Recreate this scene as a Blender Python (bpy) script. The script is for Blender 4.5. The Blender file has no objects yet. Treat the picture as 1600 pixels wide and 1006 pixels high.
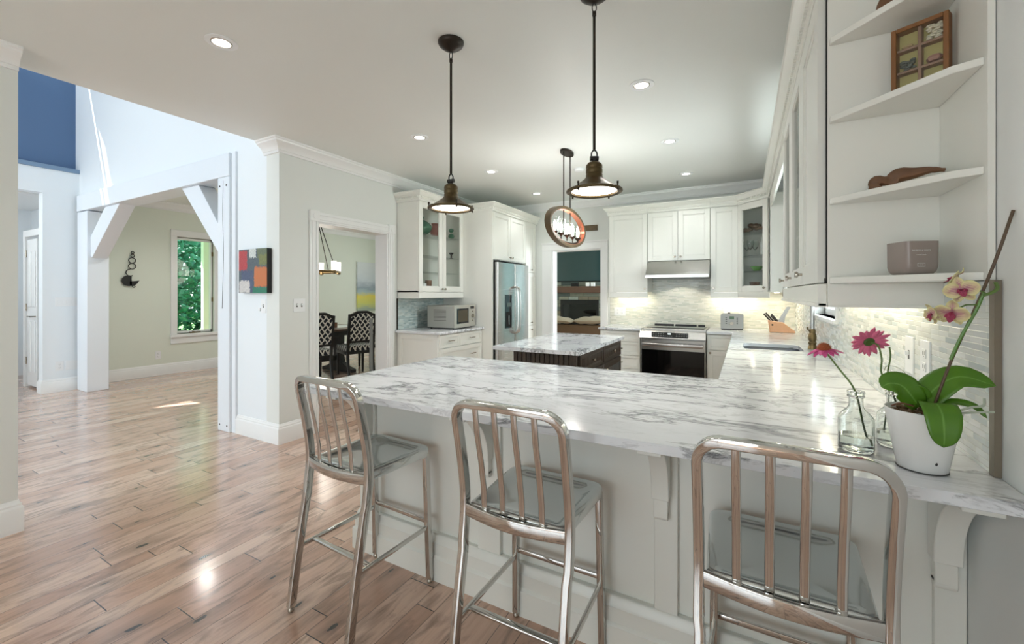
import bpy, math, random
from math import sin, cos, pi, radians, sqrt, atan2, hypot
from mathutils import Vector, Matrix, noise
from mathutils.geometry import tessellate_polygon
random.seed(7)
S = bpy.context.scene
COL = S.collection

# ------------------------------------------------------------------ camera
F_PX, YAW, EYE = 663.7, atan2(364.0, 663.7), 1.35
cam_d = bpy.data.cameras.new('camera')
cam_d.sensor_width = 36.0
cam_d.lens = F_PX / 1600.0 * 36.0
cam_d.shift_y = -(503 - 458) / 1600.0
cam_d.clip_start = 0.02
cam = bpy.data.objects.new('camera', cam_d)
cam.location = (0, 0, EYE)
cam.rotation_euler = (radians(90), 0, YAW)
COL.objects.link(cam)
S.camera = cam

# ------------------------------------------------------------------ view, world, sun
S.view_settings.view_transform = 'Standard'
S.view_settings.look = 'None'
S.view_settings.exposure = 0.12
S.view_settings.gamma = 1.0
S.view_settings.use_curve_mapping = False
S.cycles.max_bounces = 10
S.cycles.diffuse_bounces = 5
S.cycles.glossy_bounces = 5
S.cycles.transmission_bounces = 10
S.cycles.transparent_max_bounces = 12
S.cycles.sample_clamp_indirect = 6.0
S.cycles.blur_glossy = 0.5
S.cycles.caustics_refractive = False
S.cycles.caustics_reflective = False
S.cycles.use_denoising = True

world = bpy.data.worlds.new('world')
S.world = world
world.use_nodes = True
wb = world.node_tree.nodes['Background']
wb.inputs[0].default_value = (0.80, 0.93, 1.0, 1)
wb.inputs[1].default_value = 2.0

def lamp(name, kind, loc, energy, color=(1, 1, 1), rot=None, aim=None, **kw):
    d = bpy.data.lights.new(name, kind)
    d.energy = energy
    d.color = color
    for k, v in kw.items():
        setattr(d, k, v)
    o = bpy.data.objects.new(name, d)
    o.location = loc
    if aim is not None:
        o.rotation_euler = Vector(aim).to_track_quat('-Z', 'Y').to_euler()
    elif rot is not None:
        o.rotation_euler = rot
    COL.objects.link(o)
    return o

DAY = (0.88, 0.96, 1.0)
lamp('sun', 'SUN', (-9, 0, 9), 22.0, (1.0, 0.97, 0.90), aim=(0.5, 0.18, -1), angle=radians(0.8))
# added lamp lightening the two-storey hall, set at unseen tall windows (behind and left of the view)
lamp('added_hall_daylight', 'AREA', (-6.0, -3.90, 2.4), 115, DAY, aim=(0, 1, 0.02), shape='RECTANGLE', size=3.6, size_y=3.4)
# added fill lamp behind the viewer, set at the unseen patio doors
lamp('patio_fill_lamp', 'AREA', (-1.5, -3.05, 1.35), 30, DAY, aim=(0, 1, 0), shape='RECTANGLE', size=2.6, size_y=1.9)
# daylight of the window over the sink
lamp('daylight_sink_window', 'AREA', (0.72, 3.92, 1.72), 24, DAY, aim=(-1, 0, -0.05), shape='RECTANGLE', size=0.95, size_y=0.95)
# added fill lamps inside the dining and living rooms, no windows built there
lamp('dining_room_fill', 'AREA', (-6.3, 8.4, 1.6), 24, DAY, aim=(0.1, -1, 0), shape='RECTANGLE', size=2.2, size_y=1.5)
lamp('living_room_fill', 'AREA', (0.6, 7.9, 1.6), 170, DAY, aim=(-1, 0.1, 0), shape='RECTANGLE', size=1.6, size_y=1.4)
lamp('daylight_corridor', 'AREA', (-9.2, 0.4, 2.3), 12, DAY, aim=(0, 1, -0.3), shape='RECTANGLE', size=1.2, size_y=0.8)

# ------------------------------------------------------------------ helpers: meshes
class MB:
    """collects vertices and faces of ONE mesh, in world coordinates"""
    def __init__(s):
        s.v = []; s.f = []; s.m = None
    def add(s, vs, fs):
        n = len(s.v)
        if s.m is not None:
            vs = [s.m @ Vector(p) for p in vs]
        s.v += [tuple(p) for p in vs]
        s.f += [tuple(i + n for i in f) for f in fs]
        return s
    def box(s, x0, x1, y0, y1, z0, z1):
        if x0 > x1: x0, x1 = x1, x0
        if y0 > y1: y0, y1 = y1, y0
        if z0 > z1: z0, z1 = z1, z0
        v = [(x, y, z) for z in (z0, z1) for y in (y0, y1) for x in (x0, x1)]
        return s.add(v, [(0, 2, 3, 1), (4, 5, 7, 6), (0, 1, 5, 4), (2, 6, 7, 3), (0, 4, 6, 2), (1, 3, 7, 5)])
    def cyl(s, p0, p1, r0, r1=None, n=16, cap=True):
        r1 = r0 if r1 is None else r1
        p0 = Vector(p0); p1 = Vector(p1); d = (p1 - p0).normalized()
        a = Vector((0, 0, 1)) if abs(d.z) < .9 else Vector((1, 0, 0))
        u = d.cross(a).normalized(); w = d.cross(u)
        vs = []
        for p, r in ((p0, r0), (p1, r1)):
            vs += [p + (u * cos(2 * pi * i / n) + w * sin(2 * pi * i / n)) * r for i in range(n)]
        fs = [(i, i + n, (i + 1) % n + n, (i + 1) % n) for i in range(n)]
        if cap:
            fs += [tuple(range(n)), tuple(range(2 * n - 1, n - 1, -1))]
        return s.add(vs, fs)
    def lathe(s, prof, c=(0, 0, 0), n=32, cap=True, mat=None):
        c = Vector(c); vs = []
        for r, z in prof:
            for i in range(n):
                p = Vector((r * cos(2 * pi * i / n), r * sin(2 * pi * i / n), z))
                if mat is not None: p = mat @ p
                vs.append(c + p)
        fs = []
        for k in range(len(prof) - 1):
            for i in range(n):
                j = (i + 1) % n
                fs.append((k * n + i, k * n + j, (k + 1) * n + j, (k + 1) * n + i))
        if cap:
            fs += [tuple(range(n - 1, -1, -1)), tuple(range((len(prof) - 1) * n, len(prof) * n))]
        return s.add(vs, fs)
    def sweep(s, path, prof, side=None, closed=False, cap=True, scale=None):
        """prof = 2D points (a along side, b along normal); side fixes the first axis, else parallel transport"""
        P = [Vector(p) for p in path]; n = len(P); k = len(prof)
        T = []
        for i in range(n):
            a = P[(i - 1) % n] if (i > 0 or closed) else P[i]
            b = P[(i + 1) % n] if (i < n - 1 or closed) else P[i]
            T.append((b - a).normalized())
        vs = []
        if side is None:
            a = Vector((0, 0, 1)) if abs(T[0].z) < .9 else Vector((1, 0, 0))
            u = T[0].cross(a).normalized()
        for i in range(n):
            t = T[i]
            if side is not None:
                sd = Vector(side); u = (sd - t * sd.dot(t)).normalized()
            else:
                u = (u - t * u.dot(t)).normalized()
            w = t.cross(u)
            # mitre: stretch across sharp corners
            f = 1.0
            if 0 < i < n - 1 or closed:
                d0 = (P[i] - P[(i - 1) % n]).normalized(); c = max(.35, d0.dot(t)); f = 1 / c
                bend = (P[(i + 1) % n] - P[i]).normalized() - d0
                bend = bend - t * bend.dot(t)
                bl = bend.length
                bend = bend / bl if bl > 1e-6 else None
            else:
                bend = None
            sc = scale[i] if scale else 1.0
            for a_, b_ in prof:
                o = (u * a_ + w * b_) * sc
                if bend is not None and f > 1.0001:
                    o = o + bend * (o.dot(bend) * (f - 1))
                vs.append(P[i] + o)
        fs = []
        for i in range(n if closed else n - 1):
            i2 = (i + 1) % n
            for j in range(k):
                j2 = (j + 1) % k
                fs.append((i * k + j, i * k + j2, i2 * k + j2, i2 * k + j))
        if cap and not closed:
            fs += [tuple(range(k - 1, -1, -1)), tuple(range((n - 1) * k, n * k))]
        return s.add(vs, fs)
    def tube(s, path, r, n=8, closed=False, scale=None):
        return s.sweep(path, [(r * cos(2 * pi * i / n), r * sin(2 * pi * i / n)) for i in range(n)], closed=closed, scale=scale)
    def poly(s, outer, z0, z1, holes=(), axis='z'):
        """extruded polygon with holes; axis = direction of extrusion, the 2D points are the other two axes in order"""
        def P(a, b, c):
            return {'z': (a, b, c), 'y': (a, c, b), 'x': (c, a, b)}[axis]
        loops = [list(outer)] + [list(h) for h in holes]
        tri = tessellate_polygon([[Vector((a, b, 0)) for a, b in L] for L in loops])
        flat = [p for L in loops for p in L]; n = len(flat)
        vs = [P(a, b, z0) for a, b in flat] + [P(a, b, z1) for a, b in flat]
        fs = [tuple(t) for t in tri] + [tuple(i + n for i in reversed(t)) for t in tri]
        o = 0
        for L in loops:
            k = len(L)
            for i in range(k):
                j = (i + 1) % k
                fs.append((o + i, o + j, o + j + n, o + i + n))
            o += k
        return s.add(vs, fs)
    def sphere(s, c, r, n=16, sx=1, sy=1, sz=1):
        m = n // 2
        vs = [(c[0] + r * sx * sin(pi * j / m) * cos(2 * pi * i / n), c[1] + r * sy * sin(pi * j / m) * sin(2 * pi * i / n), c[2] + r * sz * cos(pi * j / m)) for j in range(1, m) for i in range(n)]
        vs += [(c[0], c[1], c[2] + r * sz), (c[0], c[1], c[2] - r * sz)]
        fs = [(j * n + i, (j + 1) * n + i, (j + 1) * n + (i + 1) % n, j * n + (i + 1) % n) for j in range(m - 2) for i in range(n)]
        t = (m - 1) * n
        fs += [(t, i, (i + 1) % n) for i in range(n)] + [(t + 1, (m - 2) * n + (i + 1) % n, (m - 2) * n + i) for i in range(n)]
        return s.add(vs, fs)
    def grid(s, pts):
        """pts[i][j] 3D"""
        h = len(pts); w = len(pts[0])
        return s.add([p for r in pts for p in r], [(i * w + j, i * w + j + 1, (i + 1) * w + j + 1, (i + 1) * w + j) for i in range(h - 1) for j in range(w - 1)])

def rrect(x0, x1, y0, y1, r, n=5):
    out = []
    for cx, cy, a0 in ((x1 - r, y1 - r, 0), (x0 + r, y1 - r, 90), (x0 + r, y0 + r, 180), (x1 - r, y0 + r, 270)):
        for i in range(n + 1):
            a = radians(a0 + 90 * i / n)
            out.append((cx + r * cos(a), cy + r * sin(a)))
    return out

def catmull(pts, n=6):
    P = [Vector(p) for p in pts]; out = []
    P = [P[0] * 2 - P[1]] + P + [P[-1] * 2 - P[-2]]
    for i in range(1, len(P) - 2):
        a, b, c, d = P[i - 1:i + 3]
        for k in range(n):
            t = k / n
            out.append(0.5 * ((2 * b) + (c - a) * t + (2 * a - 5 * b + 4 * c - d) * t * t + (3 * b - 3 * c + d - a) * t ** 3))
    out.append(P[-2])
    return out

import bmesh
def make(name, mb, mat, origin, bevel=0, seg=2, smooth=True, ang=35, solid=0, subsurf=0, recalc=True):
    me = bpy.data.meshes.new(name)
    ox, oy, oz = origin
    me.from_pydata([(x - ox, y - oy, z - oz) for x, y, z in mb.v], [], mb.f)
    if recalc:
        bm = bmesh.new(); bm.from_mesh(me)
        bmesh.ops.recalc_face_normals(bm, faces=bm.faces)
        bm.to_mesh(me); bm.free()
    me.materials.append(mat)
    if smooth:
        me.polygons.foreach_set('use_smooth', [True] * len(me.polygons))
        me.set_sharp_from_angle(angle=radians(ang))
    o = bpy.data.objects.new(name, me)
    COL.objects.link(o)
    if solid:
        m = o.modifiers.new('thick', 'SOLIDIFY'); m.thickness = solid; m.offset = 0
    if bevel:
        m = o.modifiers.new('bevel', 'BEVEL'); m.width = bevel; m.segments = seg; m.limit_method = 'ANGLE'; m.angle_limit = radians(40)
    if subsurf:
        m = o.modifiers.new('sub', 'SUBSURF'); m.levels = subsurf; m.render_levels = subsurf
    return o

def thing(name, label, cat, loc=(0, 0, 0), group=None):
    o = bpy.data.objects.new(name, None)
    o.empty_display_size = .1
    o.location = loc
    COL.objects.link(o)
    o['label'] = label; o['category'] = cat
    if group: o['group'] = group
    return o

def root_loc(p):
    while p.parent: p = p.parent
    return tuple(p.location)

def part(name, mb, mat, parent, label=None, kind=None, **kw):
    o = make(name, mb, mat, root_loc(parent), **kw)
    o.parent = parent
    if label: o['label'] = label
    if kind: o['kind'] = kind
    return o

def single(name, mb, mat, label, cat, group=None, kind=None, **kw):
    xs, ys, zs = zip(*mb.v)
    c = ((min(xs) + max(xs)) / 2, (min(ys) + max(ys)) / 2, min(zs))
    o = make(name, mb, mat, c, **kw); o.location = c
    o['label'] = label; o['category'] = cat
    if group: o['group'] = group
    if kind: o['kind'] = kind
    return o

def struct(name, mb, mat, parent=None, **kw):
    o = make(name, mb, mat, root_loc(parent) if parent else (0, 0, 0), **kw)
    if parent: o.parent = parent
    else: o['kind'] = 'structure'
    return o

def clone(o, parent=None, loc=None, rz=None, label=None, group=None):
    c = o.copy(); COL.objects.link(c)
    if parent is not None: c.parent = parent
    if loc is not None: c.location = loc
    if rz is not None: c.rotation_euler = (0, 0, rz)
    if label: c['label'] = label
    if group: c['group'] = group
    for ch in list(o.children): clone(ch, c)
    return c

# ------------------------------------------------------------------ helpers: materials
def lin(c):
    def f(u):
        u /= 255.0
        return u / 12.92 if u <= .04045 else ((u + .055) / 1.055) ** 2.4
    return (f(c[0]), f(c[1]), f(c[2]), 1)

class G:
    def __init__(s, name):
        s.mat = bpy.data.materials.new(name); s.mat.use_nodes = True
        s.nt = s.mat.node_tree; s.b = s.nt.nodes['Principled BSDF']; s.out = s.nt.nodes['Material Output']
    def node(s, t, **kw):
        n = s.nt.nodes.new(t)
        for k, v in kw.items(): setattr(n, k, v)
        return n
    def put(s, sock, v):
        if isinstance(v, bpy.types.NodeSocket): s.nt.links.new(v, sock)
        elif v is not None: sock.default_value = v
    def m(s, op, a, b=None, c=None, clamp=False):
        n = s.node('ShaderNodeMath', operation=op, use_clamp=clamp)
        s.put(n.inputs[0], a)
        if b is not None: s.put(n.inputs[1], b)
        if c is not None: s.put(n.inputs[2], c)
        return n.outputs[0]
    def coord(s): return s.node('ShaderNodeTexCoord').outputs['Object']
    def geo(s): return s.node('ShaderNodeNewGeometry').outputs['Position']
    def sep(s, v):
        n = s.node('ShaderNodeSeparateXYZ'); s.put(n.inputs[0], v); return n.outputs
    def comb(s, x, y, z=0.0):
        n = s.node('ShaderNodeCombineXYZ'); s.put(n.inputs[0], x); s.put(n.inputs[1], y); s.put(n.inputs[2], z); return n.outputs[0]
    def mapp(s, v, scale=(1, 1, 1), rot=(0, 0, 0), loc=(0, 0, 0)):
        n = s.node('ShaderNodeMapping'); s.put(n.inputs[0], v); n.inputs['Scale'].default_value = scale; n.inputs['Rotation'].default_value = rot; n.inputs['Location'].default_value = loc; return n.outputs[0]
    def noise(s, v, scale=5, detail=4, rough=.5, dist=0):
        n = s.node('ShaderNodeTexNoise'); s.put(n.inputs['Vector'], v); n.inputs['Scale'].default_value = scale; n.inputs['Detail'].default_value = detail; n.inputs['Roughness'].default_value = rough; n.inputs['Distortion'].default_value = dist; return n.outputs['Fac']
    def white(s, v, dim='2D'):
        n = s.node('ShaderNodeTexWhiteNoise', noise_dimensions=dim)
        if dim == '1D': s.put(n.inputs['W'], v)
        else: s.put(n.inputs['Vector'], v)
        return n.outputs['Value']
    def ramp(s, f, stops, interp='LINEAR'):
        n = s.node('ShaderNodeValToRGB'); s.put(n.inputs[0], f); r = n.color_ramp; r.interpolation = interp
        while len(r.elements) < len(stops): r.elements.new(.5)
        for e, (p, c) in zip(r.elements, stops):
            e.position = p; e.color = c if len(c) == 4 else (*c, 1)
        return n.outputs[0]
    def mix(s, f, a, b, mode='MIX'):
        n = s.node('ShaderNodeMix', data_type='RGBA', blend_type=mode); s.put(n.inputs[0], f); s.put(n.inputs[6], a); s.put(n.inputs[7], b); return n.outputs[2]
    def bump(s, h, strength=.2, dist=.01):
        n = s.node('ShaderNodeBump'); s.put(n.inputs['Height'], h); n.inputs['Strength'].default_value = strength; n.inputs['Distance'].default_value = dist; s.put(s.b.inputs['Normal'], n.outputs[0])
    def set(s, **kw):
        names = dict(color='Base Color', rough='Roughness', metal='Metallic', spec='Specular IOR Level', coat='Coat Weight', coatr='Coat Roughness', trans='Transmission Weight', ior='IOR', emis='Emission Color', estr='Emission Strength', sheen='Sheen Weight', sss='Subsurface Weight', alpha='Alpha')
        for k, v in kw.items(): s.put(s.b.inputs[names[k]], v)
        return s
    def bricks(s, u, v, w, h, joint_u, joint_v, jitter=1.0):
        """rows of height h, pieces about w long with a random start per row; returns id, joint mask, u coordinate"""
        row = s.m('FLOOR', s.m('DIVIDE', v, h))
        rr = s.white(row, '1D')
        wj = s.m('MULTIPLY', w, s.m('ADD', 1 - jitter * .35, s.m('MULTIPLY', s.white(s.m('ADD', row, 51.3), '1D'), jitter * .7)))
        uu = s.m('DIVIDE', s.m('ADD', u, s.m('MULTIPLY', rr, w * 7.0)), wj)
        cell = s.m('FLOOR', uu)
        idv = s.white(s.comb(cell, row), '2D')
        fu = s.m('MULTIPLY', s.m('FRACT', uu), wj)
        du = s.m('MINIMUM', fu, s.m('SUBTRACT', wj, fu))
        fv = s.m('MULTIPLY', s.m('FRACT', s.m('DIVIDE', v, h)), h)
        dv = s.m('MINIMUM', fv, s.m('SUBTRACT', h, fv))
        ju = s.m('SUBTRACT', 1.0, s.m('DIVIDE', du, joint_u, clamp=True))
        jv = s.m('SUBTRACT', 1.0, s.m('DIVIDE', dv, joint_v, clamp=True))
        return idv, s.m('MAXIMUM', ju, jv), cell, row

def simple(name, color, rough=.5, metal=0, **kw):
    g = G(name); c = color if len(color) == 4 else lin(color)
    g.set(color=c, rough=rough, metal=metal, **kw)
    return g.mat

# ------------------------------------------------------------------ materials
M = {}
def paint(name, col, rough=.55, bumpy=.03):
    g = G(name); g.set(color=lin(col), rough=rough)
    g.bump(g.noise(g.geo(), 90, 3), bumpy, .002)
    M[name] = g.mat
paint('wall_white', (232, 234, 232))
paint('wall_kitchen', (225, 228, 224))
paint('wall_dining', (226, 232, 220))
paint('wall_hall', (234, 240, 244))
paint('wall_blue', (84, 112, 148))
paint('wall_living', (98, 128, 128))
paint('ceiling_paint', (230, 233, 229))
paint('trim_white', (238, 239, 238), .32, .0)
paint('cabinet_white', (236, 236, 229), .30, .0)
paint('cabinet_inside', (214, 216, 204), .4, .0)
paint('timber_white', (232, 238, 244), .45, .05)
M['gap_black'] = simple('gap_black', (10, 10, 10), .8)
M['black'] = simple('black', (14, 13, 12), .35)
M['black_gloss'] = simple('black_gloss', (6, 6, 7), .06)
M['rubber'] = simple('rubber', (22, 22, 22), .7)
M['plastic_white'] = simple('plastic_white', (238, 240, 241), .3)
M['slot'] = simple('slot', (70, 70, 68), .5)
M['bronze'] = simple('bronze', (92, 78, 52), .38, .75)
M['bronze_dark'] = simple('bronze_dark', (44, 36, 28), .42, .6)
M['nickel'] = simple('nickel', (176, 168, 156), .25, 1)
M['brass_dark'] = simple('brass_dark', (132, 112, 78), .33, 1)
M['plate_green'] = simple('plate_green', (60, 110, 84), .25)
M['pink_ceramic'] = simple('pink_ceramic', (196, 120, 110), .3)
M['brown_ceramic'] = simple('brown_ceramic', (118, 84, 62), .4)
M['green_dish'] = simple('green_dish', (86, 150, 60), .3)
M['white_ceramic'] = simple('white_ceramic', (238, 238, 236), .18)
M['leather'] = simple('leather', (92, 68, 44), .5)
M['cushion'] = simple('cushion', (158, 148, 128), .9)

def chrome():
    g = G('polished_aluminium')
    n = g.noise(g.coord(), 9, 2)
    g.set(color=(.60, .59, .57, 1), metal=1, rough=g.m('MULTIPLY_ADD', n, .03, .025))
    g.bump(g.noise(g.coord(), 11, 2), .10, .004)
    M['chrome'] = g.mat
    g = G('seat_aluminium')
    g.set(color=(.66, .69, .69, 1), metal=1, rough=.12)
    g.bump(g.noise(g.coord(), 7, 1), .08, .01)
    M['chrome_seat'] = g.mat
chrome()

def steel(name, sc, col=(.58, .57, .55, 1), r=.27):
    g = G(name)
    n = g.noise(g.mapp(g.geo(), scale=sc), 1, 3)
    g.set(color=col, metal=1, rough=g.m('MULTIPLY_ADD', n, .05, r - .03))
    M[name] = g.mat
steel('steel', (3, 3, 220))
steel('steel_v', (220, 220, 3))
steel('steel_sink', (60, 60, 60), (.40, .41, .44, 1), .24)
steel('steel_toaster', (3, 3, 200), (.34, .34, .32, 1), .35)

def marble(name, sc, seed=0, warm=0):
    g = G(name)
    p = g.mapp(g.geo(), scale=sc, loc=(seed, seed * 1.7, 0), rot=(0, 0, radians(7)))
    warp = g.node('ShaderNodeTexNoise'); g.put(warp.inputs['Vector'], p); warp.inputs['Scale'].default_value = 1.3; warp.inputs['Detail'].default_value = 4
    pv = g.node('ShaderNodeVectorMath', operation='MULTIPLY_ADD'); g.put(pv.inputs[0], warp.outputs['Color']); pv.inputs[1].default_value = (.9, .9, .9); g.put(pv.inputs[2], p)
    def vein(scale, width, off):
        q = g.mapp(pv.outputs[0], loc=(off, off * .6, off * .3))
        n = g.noise(q, scale, 9, .62)
        d = g.m('ABSOLUTE', g.m('SUBTRACT', n, .5))
        return g.m('SUBTRACT', 1.0, g.m('DIVIDE', d, width, clamp=True))
    a = vein(1.0, .020, 0.0); b = vein(2.6, .020, 7.1); c = vein(5.5, .026, 3.3)
    mask = g.ramp(g.noise(p, .55, 3, .5), [(.36, (0, 0, 0)), (.60, (1, 1, 1))])
    mask2 = g.ramp(g.noise(g.mapp(p, loc=(5, 3, 1)), .9, 3, .5), [(.46, (0, 0, 0)), (.62, (1, 1, 1))])
    cloud = g.ramp(g.noise(pv.outputs[0], 1.0, 6, .6), [(.40, (0, 0, 0)), (.78, (1, 1, 1))])
    f = g.m('ADD', g.m('MULTIPLY', a, .75), g.m('ADD', g.m('MULTIPLY', g.m('MULTIPLY', b, .75), g.m('MULTIPLY_ADD', mask, .9, .1)), g.m('MULTIPLY', g.m('MULTIPLY', c, .85), mask2)), clamp=True)
    base = g.mix(cloud, (.79, .805, .83, 1), (.61, .63, .665, 1))
    g.set(color=g.mix(f, base, (.17, .175, .19, 1)), rough=.13, spec=.5)
    M[name] = g.mat
marble('marble', (.85, 2.6, 2.6), 3.2)
marble('marble_island', (2.0, 1.1, 2), 9.4)

def floor_mat():
    g = G('maple_planks')
    P = g.sep(g.geo()); x, y = P[0], P[1]
    # boards of three widths, repeating every 0.375 m
    v = g.m('DIVIDE', g.m('ADD', x, 20.0), .375); grp = g.m('FLOOR', v); f = g.m('MULTIPLY', g.m('FRACT', v), .375)
    b1, b2 = .095, .235
    row = g.m('ADD', g.m('MULTIPLY', grp, 3.0), g.m('ADD', g.m('GREATER_THAN', f, b1), g.m('GREATER_THAN', f, b2)))
    dv = g.m('MINIMUM', g.m('MINIMUM', g.m('ABSOLUTE', g.m('SUBTRACT', f, b1)), g.m('ABSOLUTE', g.m('SUBTRACT', f, b2))), g.m('MINIMUM', f, g.m('SUBTRACT', .375, f)))
    rr = g.white(row, '1D'); wj = g.m('ADD', .75, g.m('MULTIPLY', g.white(g.m('ADD', row, 51.3), '1D'), .75))
    uu = g.m('DIVIDE', g.m('ADD', g.m('ADD', y, 20.0), g.m('MULTIPLY', rr, 7.0)), wj); cell = g.m('FLOOR', uu)
    idv = g.white(g.comb(cell, row), '2D')
    fu = g.m('MULTIPLY', g.m('FRACT', uu), wj); du = g.m('MINIMUM', fu, g.m('SUBTRACT', wj, fu))
    ju = g.m('LESS_THAN', du, .0022); jv = g.m('SUBTRACT', 1.0, g.m('DIVIDE', dv, .0024, clamp=True))
    joint = g.m('MAXIMUM', ju, jv)
    jit = g.comb(g.m('MULTIPLY', idv, 37.0), g.m('MULTIPLY', idv, 91.0), 0)
    pv = g.node('ShaderNodeVectorMath', operation='ADD'); g.put(pv.inputs[0], g.geo()); g.put(pv.inputs[1], jit); q = pv.outputs[0]
    grain = g.noise(g.mapp(q, scale=(34, 2.2, 1)), 1.6, 6, .6, .6)
    fine = g.noise(g.mapp(q, scale=(90, 7, 1)), 2.0, 4, .6, .2)
    smoky = g.noise(g.mapp(q, scale=(9, 2.2, 1)), 1.5, 6, .62, 1.2)
    base = g.ramp(idv, [(0, FC[0]), (.35, FC[1]), (.7, FC[2]), (1, FC[3])])
    c = g.mix(g.ramp(grain, [(.40, (0, 0, 0)), (.70, (1, 1, 1))]), base, g.mix(.30, base, (.28, .17, .12, 1)))
    sm = g.ramp(smoky, [(.49, (0, 0, 0)), (.60, (.5, .5, .5)), (.72, (1, 1, 1))])
    c = g.mix(g.m('MULTIPLY', sm, g.m('MULTIPLY_ADD', fine, .7, .38)), c, (.13, .085, .07, 1))
    vn = g.node('ShaderNodeTexVoronoi', voronoi_dimensions='2D'); g.put(vn.inputs['Vector'], g.mapp(q, scale=(5.5, 2.1, 1))); vn.inputs['Scale'].default_value = 1.0
    wob = g.m('MULTIPLY', g.m('SUBTRACT', g.noise(g.mapp(q, scale=(60, 22, 1)), 1.0, 3), .5), .16)
    dist = g.m('ADD', vn.outputs['Distance'], wob)
    cs = g.sep(vn.outputs['Color'])
    has = g.m('GREATER_THAN', cs[0], .42)
    rad = g.m('MULTIPLY_ADD', cs[1], .050, .012)
    halo = g.m('MULTIPLY', g.m('SUBTRACT', 1.0, g.m('DIVIDE', dist, g.m('MULTIPLY', rad, 7.0), clamp=True)), has)
    c = g.mix(g.m('MULTIPLY', halo, .62), c, (.17, .11, .085, 1))
    c = g.mix(g.m('MULTIPLY', g.m('MULTIPLY', g.m('LESS_THAN', dist, rad), has), .92), c, (.022, .020, .020, 1))
    c = g.mix(joint, c, (.03, .026, .024, 1))
    g.set(color=c, rough=g.m('MULTIPLY_ADD', grain, .10, .13), spec=.5, coat=.6, coatr=.14)
    g.bump(g.m('SUBTRACT', g.m('MULTIPLY', grain, .15), joint), .22, .002)
    M['floor'] = g.mat
FC = [(.53, .325, .235), (.63, .405, .30), (.72, .49, .375), (.78, .565, .44)]
floor_mat()

def mosaic(name, axis, tones, h=.0155, w=.075, seed=0):
    g = G(name)
    P = g.sep(g.geo()); u = P[0] if axis == 'x' else P[1]; z = P[2]
    idv, joint, cell, row = g.bricks(g.m('ADD', u, 20.0 + seed), z, w, h, .0014, .0013)
    c = g.ramp(idv, [(i / (len(tones) - 1), lin(t)) for i, t in enumerate(tones)])
    c = g.mix(joint, c, lin((222, 222, 212)))
    rnd = g.white(g.comb(cell, g.m('ADD', row, 9.7)), '2D')
    g.set(color=c, rough=g.m('MULTIPLY_ADD', rnd, .35, .10), spec=.6)
    tilt = g.m('MULTIPLY', g.m('SUBTRACT', idv, .5), .35)
    g.bump(g.m('ADD', g.m('MULTIPLY', joint, -1.0), tilt), .5, .0016)
    M[name] = g.mat
mosaic('mosaic_back', 'x', [(206, 208, 196), (226, 226, 216), (198, 204, 192), (234, 234, 226), (214, 214, 200)])
mosaic('mosaic_right', 'y', [(206, 212, 210), (230, 232, 226), (190, 200, 200), (240, 241, 238), (218, 222, 218)], h=.0165, w=.085)
mosaic('mosaic_left', 'y', [(176, 196, 196), (220, 230, 226), (160, 184, 184), (206, 216, 210)], h=.0165, w=.06)

def stone_wall():
    g = G('stacked_stone')
    P = g.sep(g.geo())
    idv, joint, cell, row = g.bricks(g.m('ADD', P[0], 20.0), P[2], .34, .085, .006, .006)
    n = g.noise(g.geo(), 14, 5)
    c = g.ramp(idv, [(0, lin((116, 122, 108))), (.3, lin((168, 168, 148))), (.55, lin((98, 112, 108))), (.8, lin((186, 190, 176))), (1, lin((140, 128, 104)))])
    c = g.mix(g.m('MULTIPLY', n, .5), c, lin((70, 76, 70)))
    c = g.mix(joint, c, lin((40, 42, 40)))
    g.set(color=c, rough=.85)
    g.bump(g.m('SUBTRACT', g.m('MULTIPLY', n, .6), joint), .7, .01)
    M['stone'] = g.mat
stone_wall()

def wood(name, a, b, axis=(2, 2, 18), rough=.5):
    g = G(name)
    n = g.noise(g.mapp(g.geo(), scale=axis), 2.2, 6, .6, .7)
    g.set(color=g.mix(n, lin(a), lin(b)), rough=rough)
    M[name] = g.mat
wood('wood_espresso', (70, 56, 44), (30, 24, 20), (30, 30, 1.5), .35)
wood('wood_mantel', (104, 76, 58), (72, 50, 38), (2, 10, 20), .5)
wood('wood_frame', (150, 100, 52), (104, 66, 34), (14, 14, 3), .45)
wood('wood_drift', (142, 100, 68), (70, 48, 34), (6, 14, 14), .55)
wood('wood_block', (224, 178, 142), (206, 156, 118), (14, 2, 2), .5)
wood('wood_dining', (96, 62, 42), (50, 32, 24), (18, 2, 10), .3)
wood('wood_ring', (112, 92, 60), (70, 56, 36), (3, 12, 3), .45)

def glass(name, tint=(1, 1, 1, 1), rough=0.0):
    g = G(name); g.set(color=tint, rough=rough, trans=1.0, ior=1.45); M[name] = g.mat
glass('glass', (.97, 1, .99, 1)); glass('water', (.95, 1, .97, 1)); M['water'].node_tree.nodes['Principled BSDF'].inputs['IOR'].default_value = 1.33
def pane():
    g = G('pane')
    fr = g.node('ShaderNodeLayerWeight'); fr.inputs[0].default_value = .5
    tr = g.node('ShaderNodeBsdfTransparent'); tr.inputs[0].default_value = (.97, .985, .98, 1)
    gl = g.node('ShaderNodeBsdfGlossy'); gl.inputs['Roughness'].default_value = .01
    mx = g.node('ShaderNodeMixShader'); g.put(mx.inputs[0], g.m('MULTIPLY_ADD', g.m('POWER', fr.outputs[1], 5.0), .7, .03)); g.put(mx.inputs[1], tr.outputs[0]); g.put(mx.inputs[2], gl.outputs[0])
    g.put(g.out.inputs[0], mx.outputs[0]); M['pane'] = g.mat
pane()
def glow(name, col, strength):
    g = G(name); g.set(color=(1, 1, 1, 1), emis=(*col, 1), estr=strength, rough=.4); M[name] = g.mat
glow('glow_lens', (1, .93, .82), 5.0)
glow('glow_down', (1, .96, .88), 9.0)
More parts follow.
